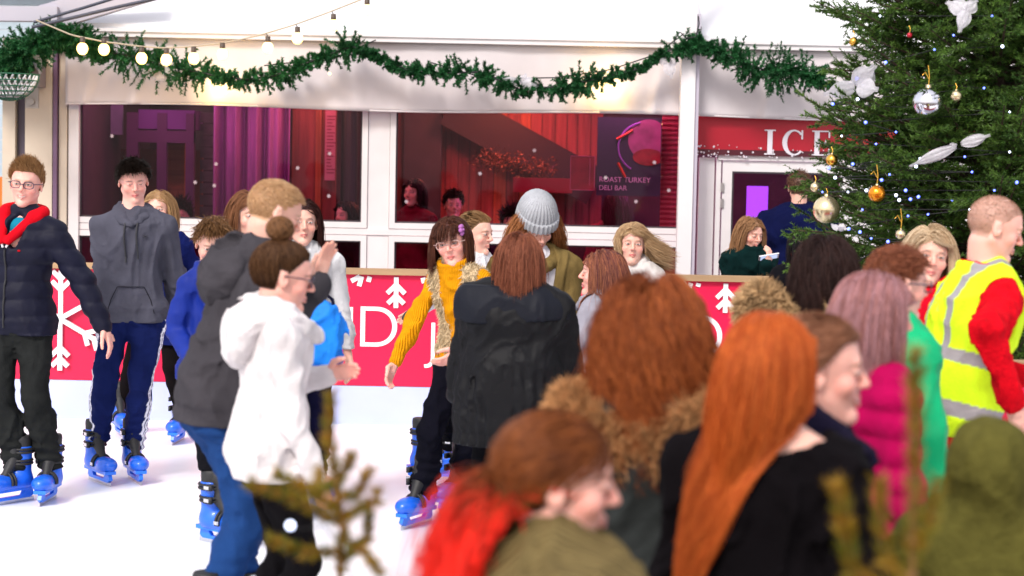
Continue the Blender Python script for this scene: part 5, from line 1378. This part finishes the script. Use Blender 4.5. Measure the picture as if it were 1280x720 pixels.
# 1 man in the navy padded jacket
def ex1(e, r):
    F = grid_for(r, .006, r.neck[2] - .20, r.hc[2] + .02, hands=False); fy = lambda x, z: front(r, 'padded_jacket', x, z)
    for j in range(18):
        a, b = R(-215 + j * 250 / 18), R(-215 + (j + 1) * 250 / 18)
        def cp(t):
            w = max(0., -math.sin(t)); f = max(0., math.sin(t)); return r.neck + r.rt * math.cos(t) * .094 + r.fw * (math.sin(t) * .09 + .014) + np.array([0, 0, .046 + .01 * w - .03 * f])
        F.cap(cp(a), cp(b), .031, .031, .01)
    for sg in (-1, 1):
        F.cap(r.neck + r.rt * .086 * sg + r.fw * .055 + (0, 0, .03), fy(.018 * sg, r.neck[2] - .095) + (0, .006, 0), .033, .021, .01)
    F.near(folds(.0016, (9, 9, 9), 2), .03); npmesh('red_hood', *F.mesh(1), fabric((.62, .01, .025), 'cloth'), e)
    b = MB()
    for sg in (-1, 1): b.tube([fy(.036 * sg, r.neck[2] - .055) + (0, .016, .01), fy(.008 * sg, r.neck[2] - .13) + (0, .004, 0)], .0055, 6)
    b.build('white_zip_edge', m_white, e)
    b = MB(); b.tube([fy(0, z) for z in np.linspace(r.neck[2] - .14, r.pel[2] - .04, 14)], .005, 6); b.build('zip', M_BLACK, e)
    MB().sphere(fy(-.075, r.neck[2] - .145), .009, 8, (1, .3, .6)).build('chest_logo', fabric((.45, .01, .02)), e)
    F = Field(*[np.arange(r.neck[k] - .16, r.neck[k] + .14, .006) for k in range(3)]); F.ell(r.neck + r.fw * .035 - (0, 0, .035), (.066, .066, .06), None, .01); npmesh('shirt', *F.mesh(1), fabric((.02, .25, .36), 'cloth'), e)
person('young man with glasses in a navy padded jacket with a red hood', 33, 197, 250, 166, group=G1, female=False, skin='pink', Y=9.6,
       hair=[dict(style='short', length=.045, n=3600, comb=(.15, .55, .55), stray=.28, vol=.6, width=.0014)], haircol=(.30, .16, .07), haircol2=(.48, .29, .14), face=dict(smile=1., brow=(.28, .16, .09)), glasses_c=(.02, .02, .06),
       rig=dict(head=(14, -3, 0), girth=1.0, side=-5, lhp=(137, 424, -.05), rhp=(-38, 428, .0), feetp=((24, -.02, -20), (66, .05, 12))), extra=ex1,
       garments=[('padded_jacket', dict(color=(.008, .009, .030), kind='shell', off=.021, puffer=.085, throat=(.045, .10), hem=.47, amp=.003))], legs=dict(color=(.028, .03, .03), off=.012, ro=.008))
# 2 dark haired boy in the grey hoodie
def leg_stripe(c1, c2, xlim):
    def f(P, r):
        c = np.tile(np.array(c1), (len(P), 1)); 
        for i in (0, 1):
            a, b = r.hip[i], r.kn[i]; t = np.clip((a[2] - P[:, 2]) / (a[2] - r.an[i][2]), 0, 1)
            cx = np.where(P[:, 2] > r.kn[i][2], np.interp(P[:, 2], [r.kn[i][2], a[2]], [r.kn[i][0], a[0]]), np.interp(P[:, 2], [r.an[i][2], r.kn[i][2]], [r.an[i][0], r.kn[i][0]]))
            cy = np.where(P[:, 2] > r.kn[i][2], np.interp(P[:, 2], [r.kn[i][2], a[2]], [r.kn[i][1], a[1]]), np.interp(P[:, 2], [r.an[i][2], r.kn[i][2]], [r.an[i][1], r.kn[i][1]]))
            sg = 1 if i == 0 else -1; side = (P[:, 0] * sg > .0)
            for o in (-.016, 0, .016) if c2 is not None else ():
                m = side & ((P[:, 0] - cx) * sg > .02) & (np.abs(P[:, 1] - cy - o - .012) < .0055); c[m] = c2
        return c
    return f
def ex2(e, r):
    fy = lambda x, z: front(r, 'hoodie', x, z); b = MB()
    for sg, l in ((-1, .19), (1, .21)): b.tube([fy(.032 * sg + .004 * math.sin(t * 5), r.neck[2] - .035 - l * t) + (0, .004, 0) for t in np.linspace(0, 1, 8)], .0045, 6)
    b.build('drawstring', mat('drawstring', (.02, .02, .025), .7), e)
    hp = r.hip[1]; c = np.array([hp[0] - .012, hp[1] + .054 * r.H + .006, hp[2] - .10]); b = MB()
    b.prism([(c[0] - .020, c[2] - .012), (c[0] + .024, c[2] - .004), (c[0] - .010, c[2] + .022)], c[1] - .010, c[1] + .006); b.build('leg_logo', m_white, e)
    b = MB(); lx, lz = -.075, r.neck[2] - .105
    for sg in (-1, 1): b.tube([fy(lx + .013 * math.sin(t), lz) + (0, .002, sg * (.002 + .009 * (1 - math.cos(t)))) for t in np.linspace(-1.2, 1.2, 9)], .002, 5)
    b.build('chest_logo', mat('logo_black', (.02, .02, .03), .6), e)
    b = MB()      # pocket seam
    zt_, zb_ = r.pel[2] + .12, r.pel[2] - .02
    for sg in (-1, 1): b.tube([fy(sg * .07, zt_), fy(sg * .105, (zt_ + zb_) / 2), fy(sg * .125, zb_)], .0025, 5)
    b.tube([fy(x, zt_) for x in np.linspace(-.07, .07, 7)], .0025, 5); b.build('pocket_seam', fabric((.03, .03, .04)), e)
person('dark haired boy in a grey hoodie and navy tracksuit trousers looking down', 167, 196, 234, 186, group=G1, female=False, skin='pink', Y=10.3,
       hair=[dict(style='short', length=.06, n=4200, comb=(.05, .8, -.05), stray=.22, vol=.9, width=.0014)], haircol=(.018, .012, .010), haircol2=(.045, .028, .020), face=dict(lookdown=True, brow=(.03, .02, .02), lips=(.65, .16, .17)),
       rig=dict(head=(12, -16, 4), girth=1.0, rhp=(137, 418, -.05), lhp=(224, 402, .22), lelp=(243, 320, .1), feetp=((122, -.05, 28), (167, .02, 18)), broad=1.0), extra=ex2,
       garments=[('hoodie', dict(color=(.105, .105, .135), off=.013, hem=.475, hood=1.05, amp=.008))], legs=dict(color=(.006, .012, .075), colf=leg_stripe((.006, .012, .075), (.75, .75, .85), 0), off=.008, ro=-.001))
# 3 girl behind him: blonde, navy dress, black tights
person('fair haired girl in navy skirt and black tights behind the boy in grey', 199, 233, 204, 172, group=G1, Y=11.8, skin='fair',
       hair=[dict(style='long', length=.25, n=1000)], haircol=(.35, .2, .1), haircol2=(.5, .33, .17), rig=dict(feetp=((150, .2, 30), (226, .0, 4)), lhp=(226, 380, 0), crouch=.01),
       garments=[('dress', dict(color=(.012, .02, .11), off=.012, hem=.36, flare=1.15, hemw=1.25))], legs=dict(color=(.012, .009, .010), off=.001, to=.93, amp=0, stack=0, ro=-.004, name='tights'))
# 4 tall blond young man with a raised hand
person('tall fair cropped haired young man in a dark grey hoodie and jeans raising one hand', 345, 209, 366, -62, group=G1, female=False, skin='fair', Y=6.65,
       hair=[dict(style='short', length=.020, n=5500, comb=(0, .95, -.15), stray=.07, width=.0010, vol=.25)], haircol=(.48, .28, .14), haircol2=(.70, .47, .28), face=dict(brow=(.4, .26, .15), scalp_a=.85),
       rig=dict(head=(-6, -6, 0), lean=18, side=0, girth=1.18, broad=1.08, lhp=(396, 356, .10), lelp=(372, 440, .0), rhp=(338, 520, -.15), relp=(262, 450, .1), curl=(.4, .25), hdir=(None, (.1, .25, 1.)), palm=(None, (1, .3, 0)), feetp=((262, -.2, 0), (300, .1, 0))),
       garments=[('hoodie', dict(color=(.075, .07, .08), off=.020, hem=.47, hood=1.6, amp=.008))], legs=dict(color=(.025, .075, .22), off=.010, kind='cloth', ro=.004))
# 5 brown haired girl behind him
person('brown haired girl in a cream top hidden behind the tall fair haired man', 312, 236, 262, -150, group=G1, Y=8.9, hair=[dict(style='long', length=.22, n=1200)], haircol=(.16, .07, .035), haircol2=(.3, .14, .07),
       garments=[('jumper', dict(color=(.6, .55, .52), off=.014, hem=.47, collar=.03))], legs=dict(color=(.02, .02, .025)))
def strap_ex(e, r):
    b = MB(); b.tube([r.sh[1] * .4 + r.neck * .6 + (0, -.01, .045), r.neck + r.fw * .115 - r.rt * .06 - (0, 0, .06), r.chest + r.fw * .115 + r.rt * .03, r.pel + r.rt * .15 + r.fw * .06 + (0, 0, .05)], .008, 6); b.build('bag_strap', M_BLACK, e)
person('dark haired girl in a white jacket with a thin black strap behind the raised hand', 378, 246, 246, -165, group=G1, Y=9.5, hair=[dict(style='long', length=.24, n=1300)], haircol=(.035, .012, .012), haircol2=(.08, .03, .025), extra=strap_ex,
       garments=[('jacket', dict(color=(.62, .62, .64), off=.018, hem=.5, collar=.02))], legs=dict(color=(.015, .015, .05)))
# 6 child in the blue jacket behind the grey hoodie
person('brown haired boy in a blue jacket and black trousers behind the dark grey hoodie', 267, 268, 280, 200, group=G1, female=False, Y=8.75, hair=[dict(style='short', length=.06, n=1900, vol=.6, stray=.2, comb=(0, .6, -.2))], haircol=(.16, .08, .035), haircol2=(.27, .15, .07),
       rig=dict(girth=.85, broad=.78, head=(-10, -24, 0), rh=(.09, .12, .55), lh=(-.09, .12, .55), feetp=((270, -.12, 30), (300, .25, 10))), garments=[('jacket', dict(color=(.01, .035, .26), off=.012, kind='shell', hem=.47, collar=.03))], legs=dict(color=(.012, .012, .016), off=.002, ro=-.003))
# 7 girl with a bun in the white hoodie
def ex7(e, r):
    rg = np.random.default_rng(5); C, Rr = cranium(r); c = C + r.Rh @ (np.array([0, -.25, 1.0]) * Rr * 1.05) + r.Rh @ np.array([0, -.01, .035]); S = []
    for k in range(420):
        n = rg.normal(size=3); n /= np.linalg.norm(n); a = unit(np.cross(n, rg.normal(size=3))); b = np.cross(n, a); t = np.linspace(0, 2.6, 9) + rg.random() * 6; rr = .040 * (.86 + .22 * rg.random())
        S.append(c + (a[None] * np.cos(t)[:, None] + b[None] * np.sin(t)[:, None]) * rr * np.array([1.05, 1.05, .95]))
    S = np.array(S); v, q = tube_arrays(S, np.full(S.shape[:2], .0026), 3); cc = np.repeat(np.repeat(np.array([[.15, .07, .03]]) * (.6 + .9 * rg.random((420, 1))), 9, 0), 3, 0)
    npmesh('hair_bun', v, q, M_HAIR, e, True, cc)
person('girl with a hair bun and glasses in a white hoodie seen from the side', 356, 297, 388, -74, group=G1, Y=6.15, skin='pink', headtop=.015,
       hair=[dict(style='pony', length=.01, n=4500, width=.0012, tie=(0, -.17, .52), vol=.7, K=4)], haircol=(.055, .025, .012), haircol2=(.13, .065, .03), glasses_c=(.03, .02, .05), extra=ex7, face=dict(lips=(.6, .25, .25)),
       rig=dict(head=(-2, -8, 0), lean=4, rhp=(392, 592, -.16), relp=(330, 480, -.2), lhp=(408, 470, .18), lelp=(360, 470, .2), girth=1.04, neckf=.05),
       garments=[('hoodie', dict(color=(.74, .70, .71), off=.018, hem=.46, hood=1.35, amp=.007, flare=1.04))], legs=dict(color=(.009, .008, .010), off=.006))
# bright blue bag behind her
c = at(405, 418, 7.6); bg_ = empty('sports_bag', (c[0], 7.6, c[2]), R(10), 'bright blue sports bag behind the girl in the white hoodie', 'bag')
F = Field(*[np.arange(-.2, .2, .01)] * 3); F.ell((0, 0, 0), (.075, .06, .10), None, .01); F.cap((0, 0, -.09), (0, 0, .07), .07, .06, .03); F.near(folds(.01, (14, 14, 10), 3), .03)
npmesh('bag_body', *F.mesh(1), fabric((.02, .26, .78), 'shell'), bg_); MB().box(-.085, .085, -.07, .07, -.165, -.12).build('bag_base', fabric((.01, .03, .30), 'shell'), bg_)
MB().tube([[-.04, -.03, .09], [-.03, -.04, .14], [.0, -.03, .165], [.03, -.02, .14], [.04, -.02, .09]], .007, 6).build('bag_strap', fabric((.02, .02, .05)), bg_)
# 9 girl in the mustard jumper
def ex9(e, r):
    c = r.hc + r.Rh @ (np.array([-.27, .22, .27]) * r.hh); b = MB()
    for k in range(6): a = k * math.pi / 3; b.sphere(c + r.Rh @ (np.array([-.01, math.cos(a) * .018 + .0, math.sin(a) * .018])), .012, 8)
    b.sphere(c + r.Rh @ np.array([-.018, .006, 0]), .009, 8); b.build('hair_flower', mat('lilac_flower', (.38, .12, .38), .6), e, True)
person('girl in a mustard roll neck and beige fur gilet with lilac hair flower', 566, 268, 288, 154, group=G1, Y=9.1, skin='pink',
       hair=[dict(style='long', length=.20, n=3200, bangs=.6, g=1.1, vol=1.1)], haircol=(.07, .022, .015), haircol2=(.15, .06, .035), face=dict(lips=(.6, .12, .12)), glasses_c=(.55, .35, .32), extra=ex9,
       rig=dict(head=(14, -4, 3), lean=4, girth=.86, broad=.9, rhp=(490, 462, -.12), relp=(505, 400, .1), side=7, lhp=(572, 440, -.16), lelp=(640, 430, .0), feetp=((530, .1, 0), (575, .3, 0)), curl=(.5, .6), neckf=.1),
       garments=[('roll_neck_jumper', dict(color=(.72, .34, .012), off=.009, hem=.5, collar=.05, kind='knit', sleeve=.93)), ('fur_gilet', dict(color=(.55, .43, .27), off=.014, hem=.55, arms=False, cap=.04, front_cut=.075, fur=12000, furlen=.019, furw=.0021))],
       legs=dict(color=(.010, .010, .018), off=.016, ro=.014))
# 10 girl in white behind her
def ex10(e, r): pass
person('girl in a white jacket and black gloves behind the mustard jumper', 596, 262, 240, -120, group=G1, Y=10.3, hair=[dict(style='pony', length=.3, n=1500, tie=(0, -.5, .1))], haircol=(.22, .12, .05), haircol2=(.36, .22, .11),
       rig=dict(lhp=(501, 400, .25), lelp=(545, 360, .3), lean=4, feetp=((560, .2, 0), (523, -.1, 40))), garments=[('white_jacket', dict(color=(.74, .72, .74), off=.022, kind='fleece', hem=.5, collar=.03)), ], legs=dict(color=(.012, .012, .016), off=.004),
       extra=lambda e, r: npmesh('glove', *(lambda F: (F.cap(r.wr[1] - r.hd[1] * .03, r.wr[1] + r.hd[1] * .10, .034, .026, .01), F.mesh(1))[1])(Field(*[np.arange(r.wr[1][k] - .2, r.wr[1][k] + .2, .009) for k in range(3)])), M_BLACK, e))
# 11 girl in the beanie and parka
person('long haired girl in a pale grey ribbed beanie and khaki parka', 672, 243, 252, 188, group=G1, Y=9.3, headtop=.045, skin='fair',
       hair=[dict(style='long', length=.40, n=3200, curl=.006, vol=.35)], haircol=(.22, .075, .025), haircol2=(.42, .19, .08), extra=lambda e, r: beanie(e, r, (.42, .43, .46)), face=dict(lookdown=True),
       rig=dict(head=(14, -30, 4), lean=4, broad=1.05, girth=1.05, rh=(.1, .12, .5), lh=(-.12, .1, .48)),
       garments=[('white_top', dict(color=(.66, .64, .68), off=.006, hem=.5, arms=False)), ('parka', dict(color=(.20, .145, .06), off=.030, hem=.40, hood=1.2, front_cut=.10, amp=.007, flare=1.05))], legs=dict(color=(.02, .02, .03)))
# 12 girl in the loose black jacket, from the back
def ex12(e, r):
    # storm flap across the back
    F = grid_for(r, .008, r.chest[2] - .02, r.neck[2] + .05, hands=False); torso_prims(F, r, .046, arms=False); F.plane_cut((0, 0, r.chest[2] + .045 * 1), (0, 0, -1)); F.plane_cut(r.neck + r.fw * .0, r.fw); F.near(folds(.006, (6, 6, 3), 3), .03)
    npmesh('storm_flap', *F.mesh(1), fabric((.010, .012, .022), 'shell'), e)
person('girl with copper brown shoulder length hair in a loose black jacket seen from behind', 650, 287, 280, -6, group=G1, Y=8.0, hair=[dict(style='long', length=.215, n=4200, width=.0013, vol=.8)], haircol=(.15, .048, .028), haircol2=(.34, .13, .075), extra=ex12,
       rig=dict(head=(-10, -5, 2), broad=1.22, girth=1.25, side=4, rh=(.17, .10, .48), lh=(-.17, .10, .48), rel=(.9, -.5, 0), lel=(-.9, -.5, 0)),
       garments=[('loose_jacket', dict(color=(.008, .008, .011), off=.038, hem=.36, pleat=.68, flare=1.18, hemw=1.0, kind='shell', amp=.007, vox=.007))], legs=dict(color=(.01, .01, .013)))
# 13 girl in the light grey jacket, face in profile to the left
person('girl with long purple brown hair in a light grey jacket turned left in profile', 752, 308, 268, 72, group=G1, Y=8.9, skin='pink', hair=[dict(style='long', length=.38, n=4000, width=.0014, vol=.9)], haircol=(.12, .04, .05), haircol2=(.42, .17, .09), face=dict(lips=(.55, .12, .16)),
       rig=dict(head=(6, 4, 0), lh=(-.1, .2, .5), rh=(.1, .15, .5), broad=1.05), garments=[('light_grey_jacket', dict(color=(.36, .35, .40), off=.028, hem=.45, hood=1.25, amp=.006))], legs=dict(color=(.02, .02, .03)))
# 14 blonde girl whose hair blows to the right
person('blonde girl in a white top facing us with her curly hair blown to the right', 791, 277, 222, 180, group=G1, Y=10.9, skin='fair', hair=[dict(style='long', length=.26, n=2800, curl=.012, curlf=70, wind=(-1.6, 0, .85), vol=1.1, part=.1), dict(style='long', length=.14, n=500)], haircol=(.38, .23, .12), haircol2=(.62, .45, .27),
       rig=dict(head=(0, 0, -2)), garments=[('white_top', dict(color=(.66, .63, .62), off=.012, hem=.48, hood=.9))], legs=dict(color=(.03, .03, .05)), face=dict(lips=(.62, .14, .14), brow=(.2, .12, .07)))

# ------------------------------------------------------------------ behind the far barrier and inside
def hold_phone():
    c = at(961, 321, 13.08); e = empty('mobile_phone', c, R(20), 'pale mobile phone held up by the girl in dark green behind the barrier', 'phone'); b = MB(); Mx = rotm(0, 62, 0) @ rotm(0, 0, 68)
    b.box(-.037, .037, -.004, .004, -.068, .068, M=Mx); b.build('phone_body', mat('phone_white', (.62, .62, .66), .3), e); b = MB(); b.box(-.032, .032, -.0055, -.0042, -.058, .058, M=Mx); b.build('screen', mat('phone_screen', (.05, .06, .1), .2, emit=(.6, .7, 1), estr=.5), e)
hold_phone()
person('long haired girl in dark green looking down at her phone behind the barrier', 939, 269, 184, 200, feet='shoe', group='people at the marquee door', Y=13.3, skin='fair', hair=[dict(style='long', length=.32, n=1600)], haircol=(.24, .12, .06), haircol2=(.42, .25, .13), face=dict(lookdown=True),
       rig=dict(head=(14, -14, 0), lhp=(958, 331, -.22), lelp=(968, 380, .05), rh=(.05, .14, .55), hdir=(None, (-.2, .2, 1.)), palm=(None, (.4, -.8, .2)), curl=(.5, .75)), garments=[('dark_green_coat', dict(color=(.006, .028, .028), off=.030, hem=.4, collar=.05))], legs=dict(color=(.02, .02, .03)))
person('broad man in a navy coat standing in the doorway with his back to us', 1000, 212, 162, -8, feet='shoe', group='people at the marquee door', female=False, Y=14.45, hair=[dict(style='short', length=.03, n=900)], haircol=(.12, .06, .04), rig=dict(broad=1.2, girth=1.25), garments=[('navy_coat', dict(color=(.008, .012, .06), off=.035, hem=.35, collar=.03))], legs=dict(color=(.02, .02, .03)))
person('dark haired person in a black coat in front of the marquee door', 1003, 284, 205, 10, feet='shoe', group='people at the marquee door', Y=11.9, hair=[dict(style='long', length=.15, n=1200)], haircol=(.012, .01, .012), haircol2=(.03, .025, .03), garments=[('black_coat', dict(color=(.012, .012, .016), off=.028, hem=.4, collar=.03))], legs=dict(color=(.02, .02, .03)))
for px, top, Y_, yaw, lab, hc, gc, ln in ((517, 222, 16.2, 150, 'long haired guest in a wine red top at the left of the right window', (.03, .012, .012), (.16, .01, .03), .2), (567, 238, 16.4, 190, 'short haired guest right beside the long haired guest in wine red', (.03, .015, .01), (.12, .01, .02), .02),
        (771, 238, 16.2, 0, 'guest in a dusky pink coat behind the right window under the poster', (.09, .02, .03), (.30, .05, .08), .25), (640, 262, 16.5, 170, 'guest in a purple scarf behind the middle of the right window', (.02, .01, .015), (.10, .02, .10), .1),
        (225, 252, 16.0, 180, 'guest with dark hair behind the left window', (.04, .015, .01), (.10, .02, .04), .1), (432, 250, 16.1, 140, 'guest in dark clothes behind the right end of the left window', (.02, .012, .01), (.03, .012, .02), .2), (345, 240, 16.3, 200, 'guest in a plum top in front of the purple curtain', (.05, .02, .02), (.08, .01, .05), .1)):
    person(lab, px, top, 150, yaw, feet='shoe', group=G3, Y=Y_, hair=[dict(style='short' if ln < .15 else 'long', length=max(ln, .05), n=700, width=.005)], haircol=hc, fine=.008, vox=.012, garments=[('jumper', dict(color=gc, off=.02, hem=.46, collar=.03))], legs=dict(color=(.02, .015, .02)))

# ------------------------------------------------------------------ the near crowd
def hivis(P, r):
    Y_ = np.array([.62, .90, .02]); Sv = np.array([.30, .28, .30]); c = np.tile(Y_, (len(P), 1)); q = (P - r.neck) @ r.Rt
    H = r.H
    for z0 in (.165, ): c[np.abs(q[:, 2] + z0 * H) < .022] = Sv
    c[np.abs(q[:, 2] + .272 * H) < .026] = Sv
    br = (np.abs(np.abs(q[:, 0]) - .082) < .018) & (q[:, 2] > -.165 * H); c[br] = Sv
    # faint worn black print on the back
    for (x0, z0, sg) in ((-.03, -.085, 0), (.0, -.085, 1), (.035, -.085, 0), (-.03, -.125, 1), (.01, -.125, 0)):
        m = (q[:, 1] < 0) & (((np.abs(q[:, 0] - x0) < .0035) & (np.abs(q[:, 2] - z0) < .013)) | ((np.abs(q[:, 2] - z0 - (.012 if sg else -.012)) < .0035) & (np.abs(q[:, 0] - x0 - .008) < .009))); c[m] = (.45, .5, .06)
    return c
person('steward with a shaved head in a yellow high visibility vest over a red fleece', 1247, 233, 366, -80, group=G2, female=False, feet='shoe', Y=6.7, skin='pink', H=1.66, headtop=.01,
       hair=[dict(style='short', length=.004, n=3000, width=.0010, stray=.5, vol=.12)], haircol=(.42, .25, .19), haircol2=(.35, .2, .12), face=dict(scalp_a=.75, brow=(.35, .2, .12)),
       rig=dict(head=(-12, -6, 0), lean=13, broad=1.12, girth=1.12, rhp=(1264, 500, -.40), relp=(1232, 440, -.5), lhp=(1275, 470, .3)),
       garments=[('red_fleece', dict(color=(.62, .008, .022), off=.014, hem=.46, kind='fleece', collar=.035)), ('high_visibility_vest', dict(color=(.62, .90, .02), off=.024, hem=.50, arms=False, cap=.0, colf=hivis, collar=.03, collar_w=.008, amp=.006, vox=.006, flare=1.08))], legs=dict(color=(.012, .014, .03), off=.014))
person('blonde woman in a red jacket beside the tree looking over the crowd', 1163, 279, 330, 168, group=G2, feet='shoe', Y=7.5, skin='fair', hair=[dict(style='long', length=.25, n=4000, vol=1.1, part=.1)], haircol=(.45, .31, .19), haircol2=(.68, .54, .38), face=dict(lips=(.6, .15, .15), brow=(.10, .05, .03)),
       rig=dict(head=(12, -2, -8)), garments=[('red_jacket', dict(color=(.55, .008, .03), off=.02, hem=.46, collar=.04))], legs=dict(color=(.01, .01, .02)))
person('auburn haired boy with glasses in a bright green jacket behind the girl in cerise', 1124, 302, 410, -72, group=G2, female=False, feet='shoe', Y=5.85, skin='pink', hair=[dict(style='short', length=.035, n=3400, comb=(0, .6, -.2), vol=.5, stray=.2, width=.0014)], haircol=(.20, .065, .035), haircol2=(.34, .13, .07), glasses_c=(.05, .05, .09),
       rig=dict(head=(0, -6, 0)), garments=[('green_jacket', dict(color=(.004, .42, .19), off=.022, hem=.45, kind='shell', collar=.03))], legs=dict(color=(.012, .018, .10), off=.012))
person('woman with a dark brown bob in a maroon coat with a tan fur hood', 1034, 294, 400, -24, group=G2, feet='shoe', Y=6.3, hair=[dict(style='long', length=.17, n=4500, curl=.010, curlf=45, vol=1.5, width=.0014)], haircol=(.022, .010, .010), haircol2=(.055, .028, .024),
       rig=dict(broad=1.1), garments=[('maroon_coat', dict(color=(.22, .006, .045), off=.03, hem=.4))], legs=dict(color=(.02, .02, .03)), extra=lambda e, r: fur_hood(e, r, (.42, .27, .14), 1.75, 11000, .035, z=.03))
person('girl with pink tinted blonde hair in a cerise jacket turned right', 1098, 336, 470, -76, group=G2, feet='shoe', Y=5.1, skin='pink', hair=[dict(style='long', length=.24, n=4500, vol=1.0, width=.0013)], haircol=(.36, .16, .14), haircol2=(.52, .30, .33),
       rig=dict(head=(0, -4, 0)), garments=[('cerise_jacket', dict(color=(.42, .006, .10), off=.02, hem=.53, puffer=.07, amp=.003))], legs=dict(color=(.012, .012, .07), off=.012))
person('woman with curly auburn hair and a tan fur collar seen from behind', 819, 344, 560, -14, group=G2, feet='shoe', Y=4.25, hair=[dict(style='long', length=.30, n=7000, curl=.015, curlf=70, vol=1.9, width=.0013)], haircol=(.17, .04, .012), haircol2=(.42, .13, .04),
       rig=dict(broad=1.15, girth=1.15), garments=[('dark_coat', dict(color=(.045, .05, .05), off=.035, hem=.4, hood=1.2))], legs=dict(color=(.02, .02, .03)), extra=lambda e, r: fur_hood(e, r, (.42, .21, .09), 1.4, 15000, .035, 'fur_collar', z=-.05, tw=.046))
person('smiling girl in a navy hoodie with a purple print behind the ginger woman', 1028, 388, 600, -96, group=G2, feet='shoe', Y=4.05, skin='pink', fine=.0026, vox=.007, hair=[dict(style='pony', length=.3, n=5000, tie=(0, -.5, -.05), width=.0012)], haircol=(.22, .085, .045), haircol2=(.40, .20, .12), face=dict(smile=1., lips=(.6, .14, .15), brow=(.2, .1, .06)),
       rig=dict(head=(0, -2, 0)), garments=[('navy_hoodie', dict(color=(.022, .018, .042), off=.018, hem=.47, hood=1.1))], legs=dict(color=(.02, .02, .04)),
       extra=lambda e, r: [MB().bar(front(r, 'navy_hoodie', x, r.chest[2] + z) - (0, .001, 0), front(r, 'navy_hoodie', x + dx, r.chest[2] + z + dz) + (0, .001, 0), .012, .012).build('purple_print', mat('purple_print', (.20, .12, .42), .6), e) for x, z, dx, dz in ((.03, .03, .05, .012), (.035, .005, .045, .01), (.09, .035, .02, -.03), (.04, -.03, .05, .008), (.10, -.01, .01, -.03))])
person('woman with long straight ginger hair in a black scoop neck top', 966, 376, 640, -24, group=G2, feet='shoe', Y=3.75, fine=.0028, vox=.007, skin='fair', hair=[dict(style='long', length=.46, n=6500, wind=(-.34, -.14, 0), width=.0012, vol=.3, cloth=.02, g=1.9, gather=.20, gshift=(-.022, -.015, 0))], haircol=(.34, .060, .010), haircol2=(.62, .17, .04),
       rig=dict(head=(-22, 0, 0), broad=1.0), garments=[('black_top', dict(color=(.010, .008, .010), off=.012, hem=.47, neck_cut=.125, ncf=-.015))], legs=dict(color=(.02, .02, .04)))
person('girl with bright red dyed ponytail ends in a khaki knitted jumper', 700, 503, 770, -84, group=G2, feet='shoe', Y=3.1, fine=.0028, vox=.007, skin='pink', hair=[dict(style='pony', length=.34, n=4200, tie=(.02, -.46, .0), width=.0013, curl=.010, curlf=45, cloth=.05, vol=.45, spread=.24), dict(style='pony', length=.26, n=2200, tie=(.22, -.36, -.26), width=.0013, curl=.016, curlf=45, cloth=.10, vol=.35, spread=.40)], haircol=(.10, .030, .012), haircol2=(.31, .105, .03), tip=(1.0, .03, .015), tip_from=.40,
       rig=dict(head=(-2, -6, 0), broad=1.75, girth=1.6, rh=(.2, .1, .5), lh=(-.2, .1, .5)), garments=[('khaki_knitted_jumper', dict(color=(.22, .17, .08), off=.028, hem=.47, kind='ribs', collar=.03))], legs=dict(color=(.02, .02, .04)))
person('child in an olive green hood seen from behind in the lower right corner', 1238, 519, 560, -8, group=G2, feet='shoe', Y=4.15, headtop=.03, vox=.007, rig=dict(girth=1.15, broad=1.1), garments=[('olive_hooded_coat', dict(color=(.13, .12, .035), off=.026, hem=.42, hood_up=True, kind='fleece', amp=.008))], legs=dict(color=(.02, .02, .03)))
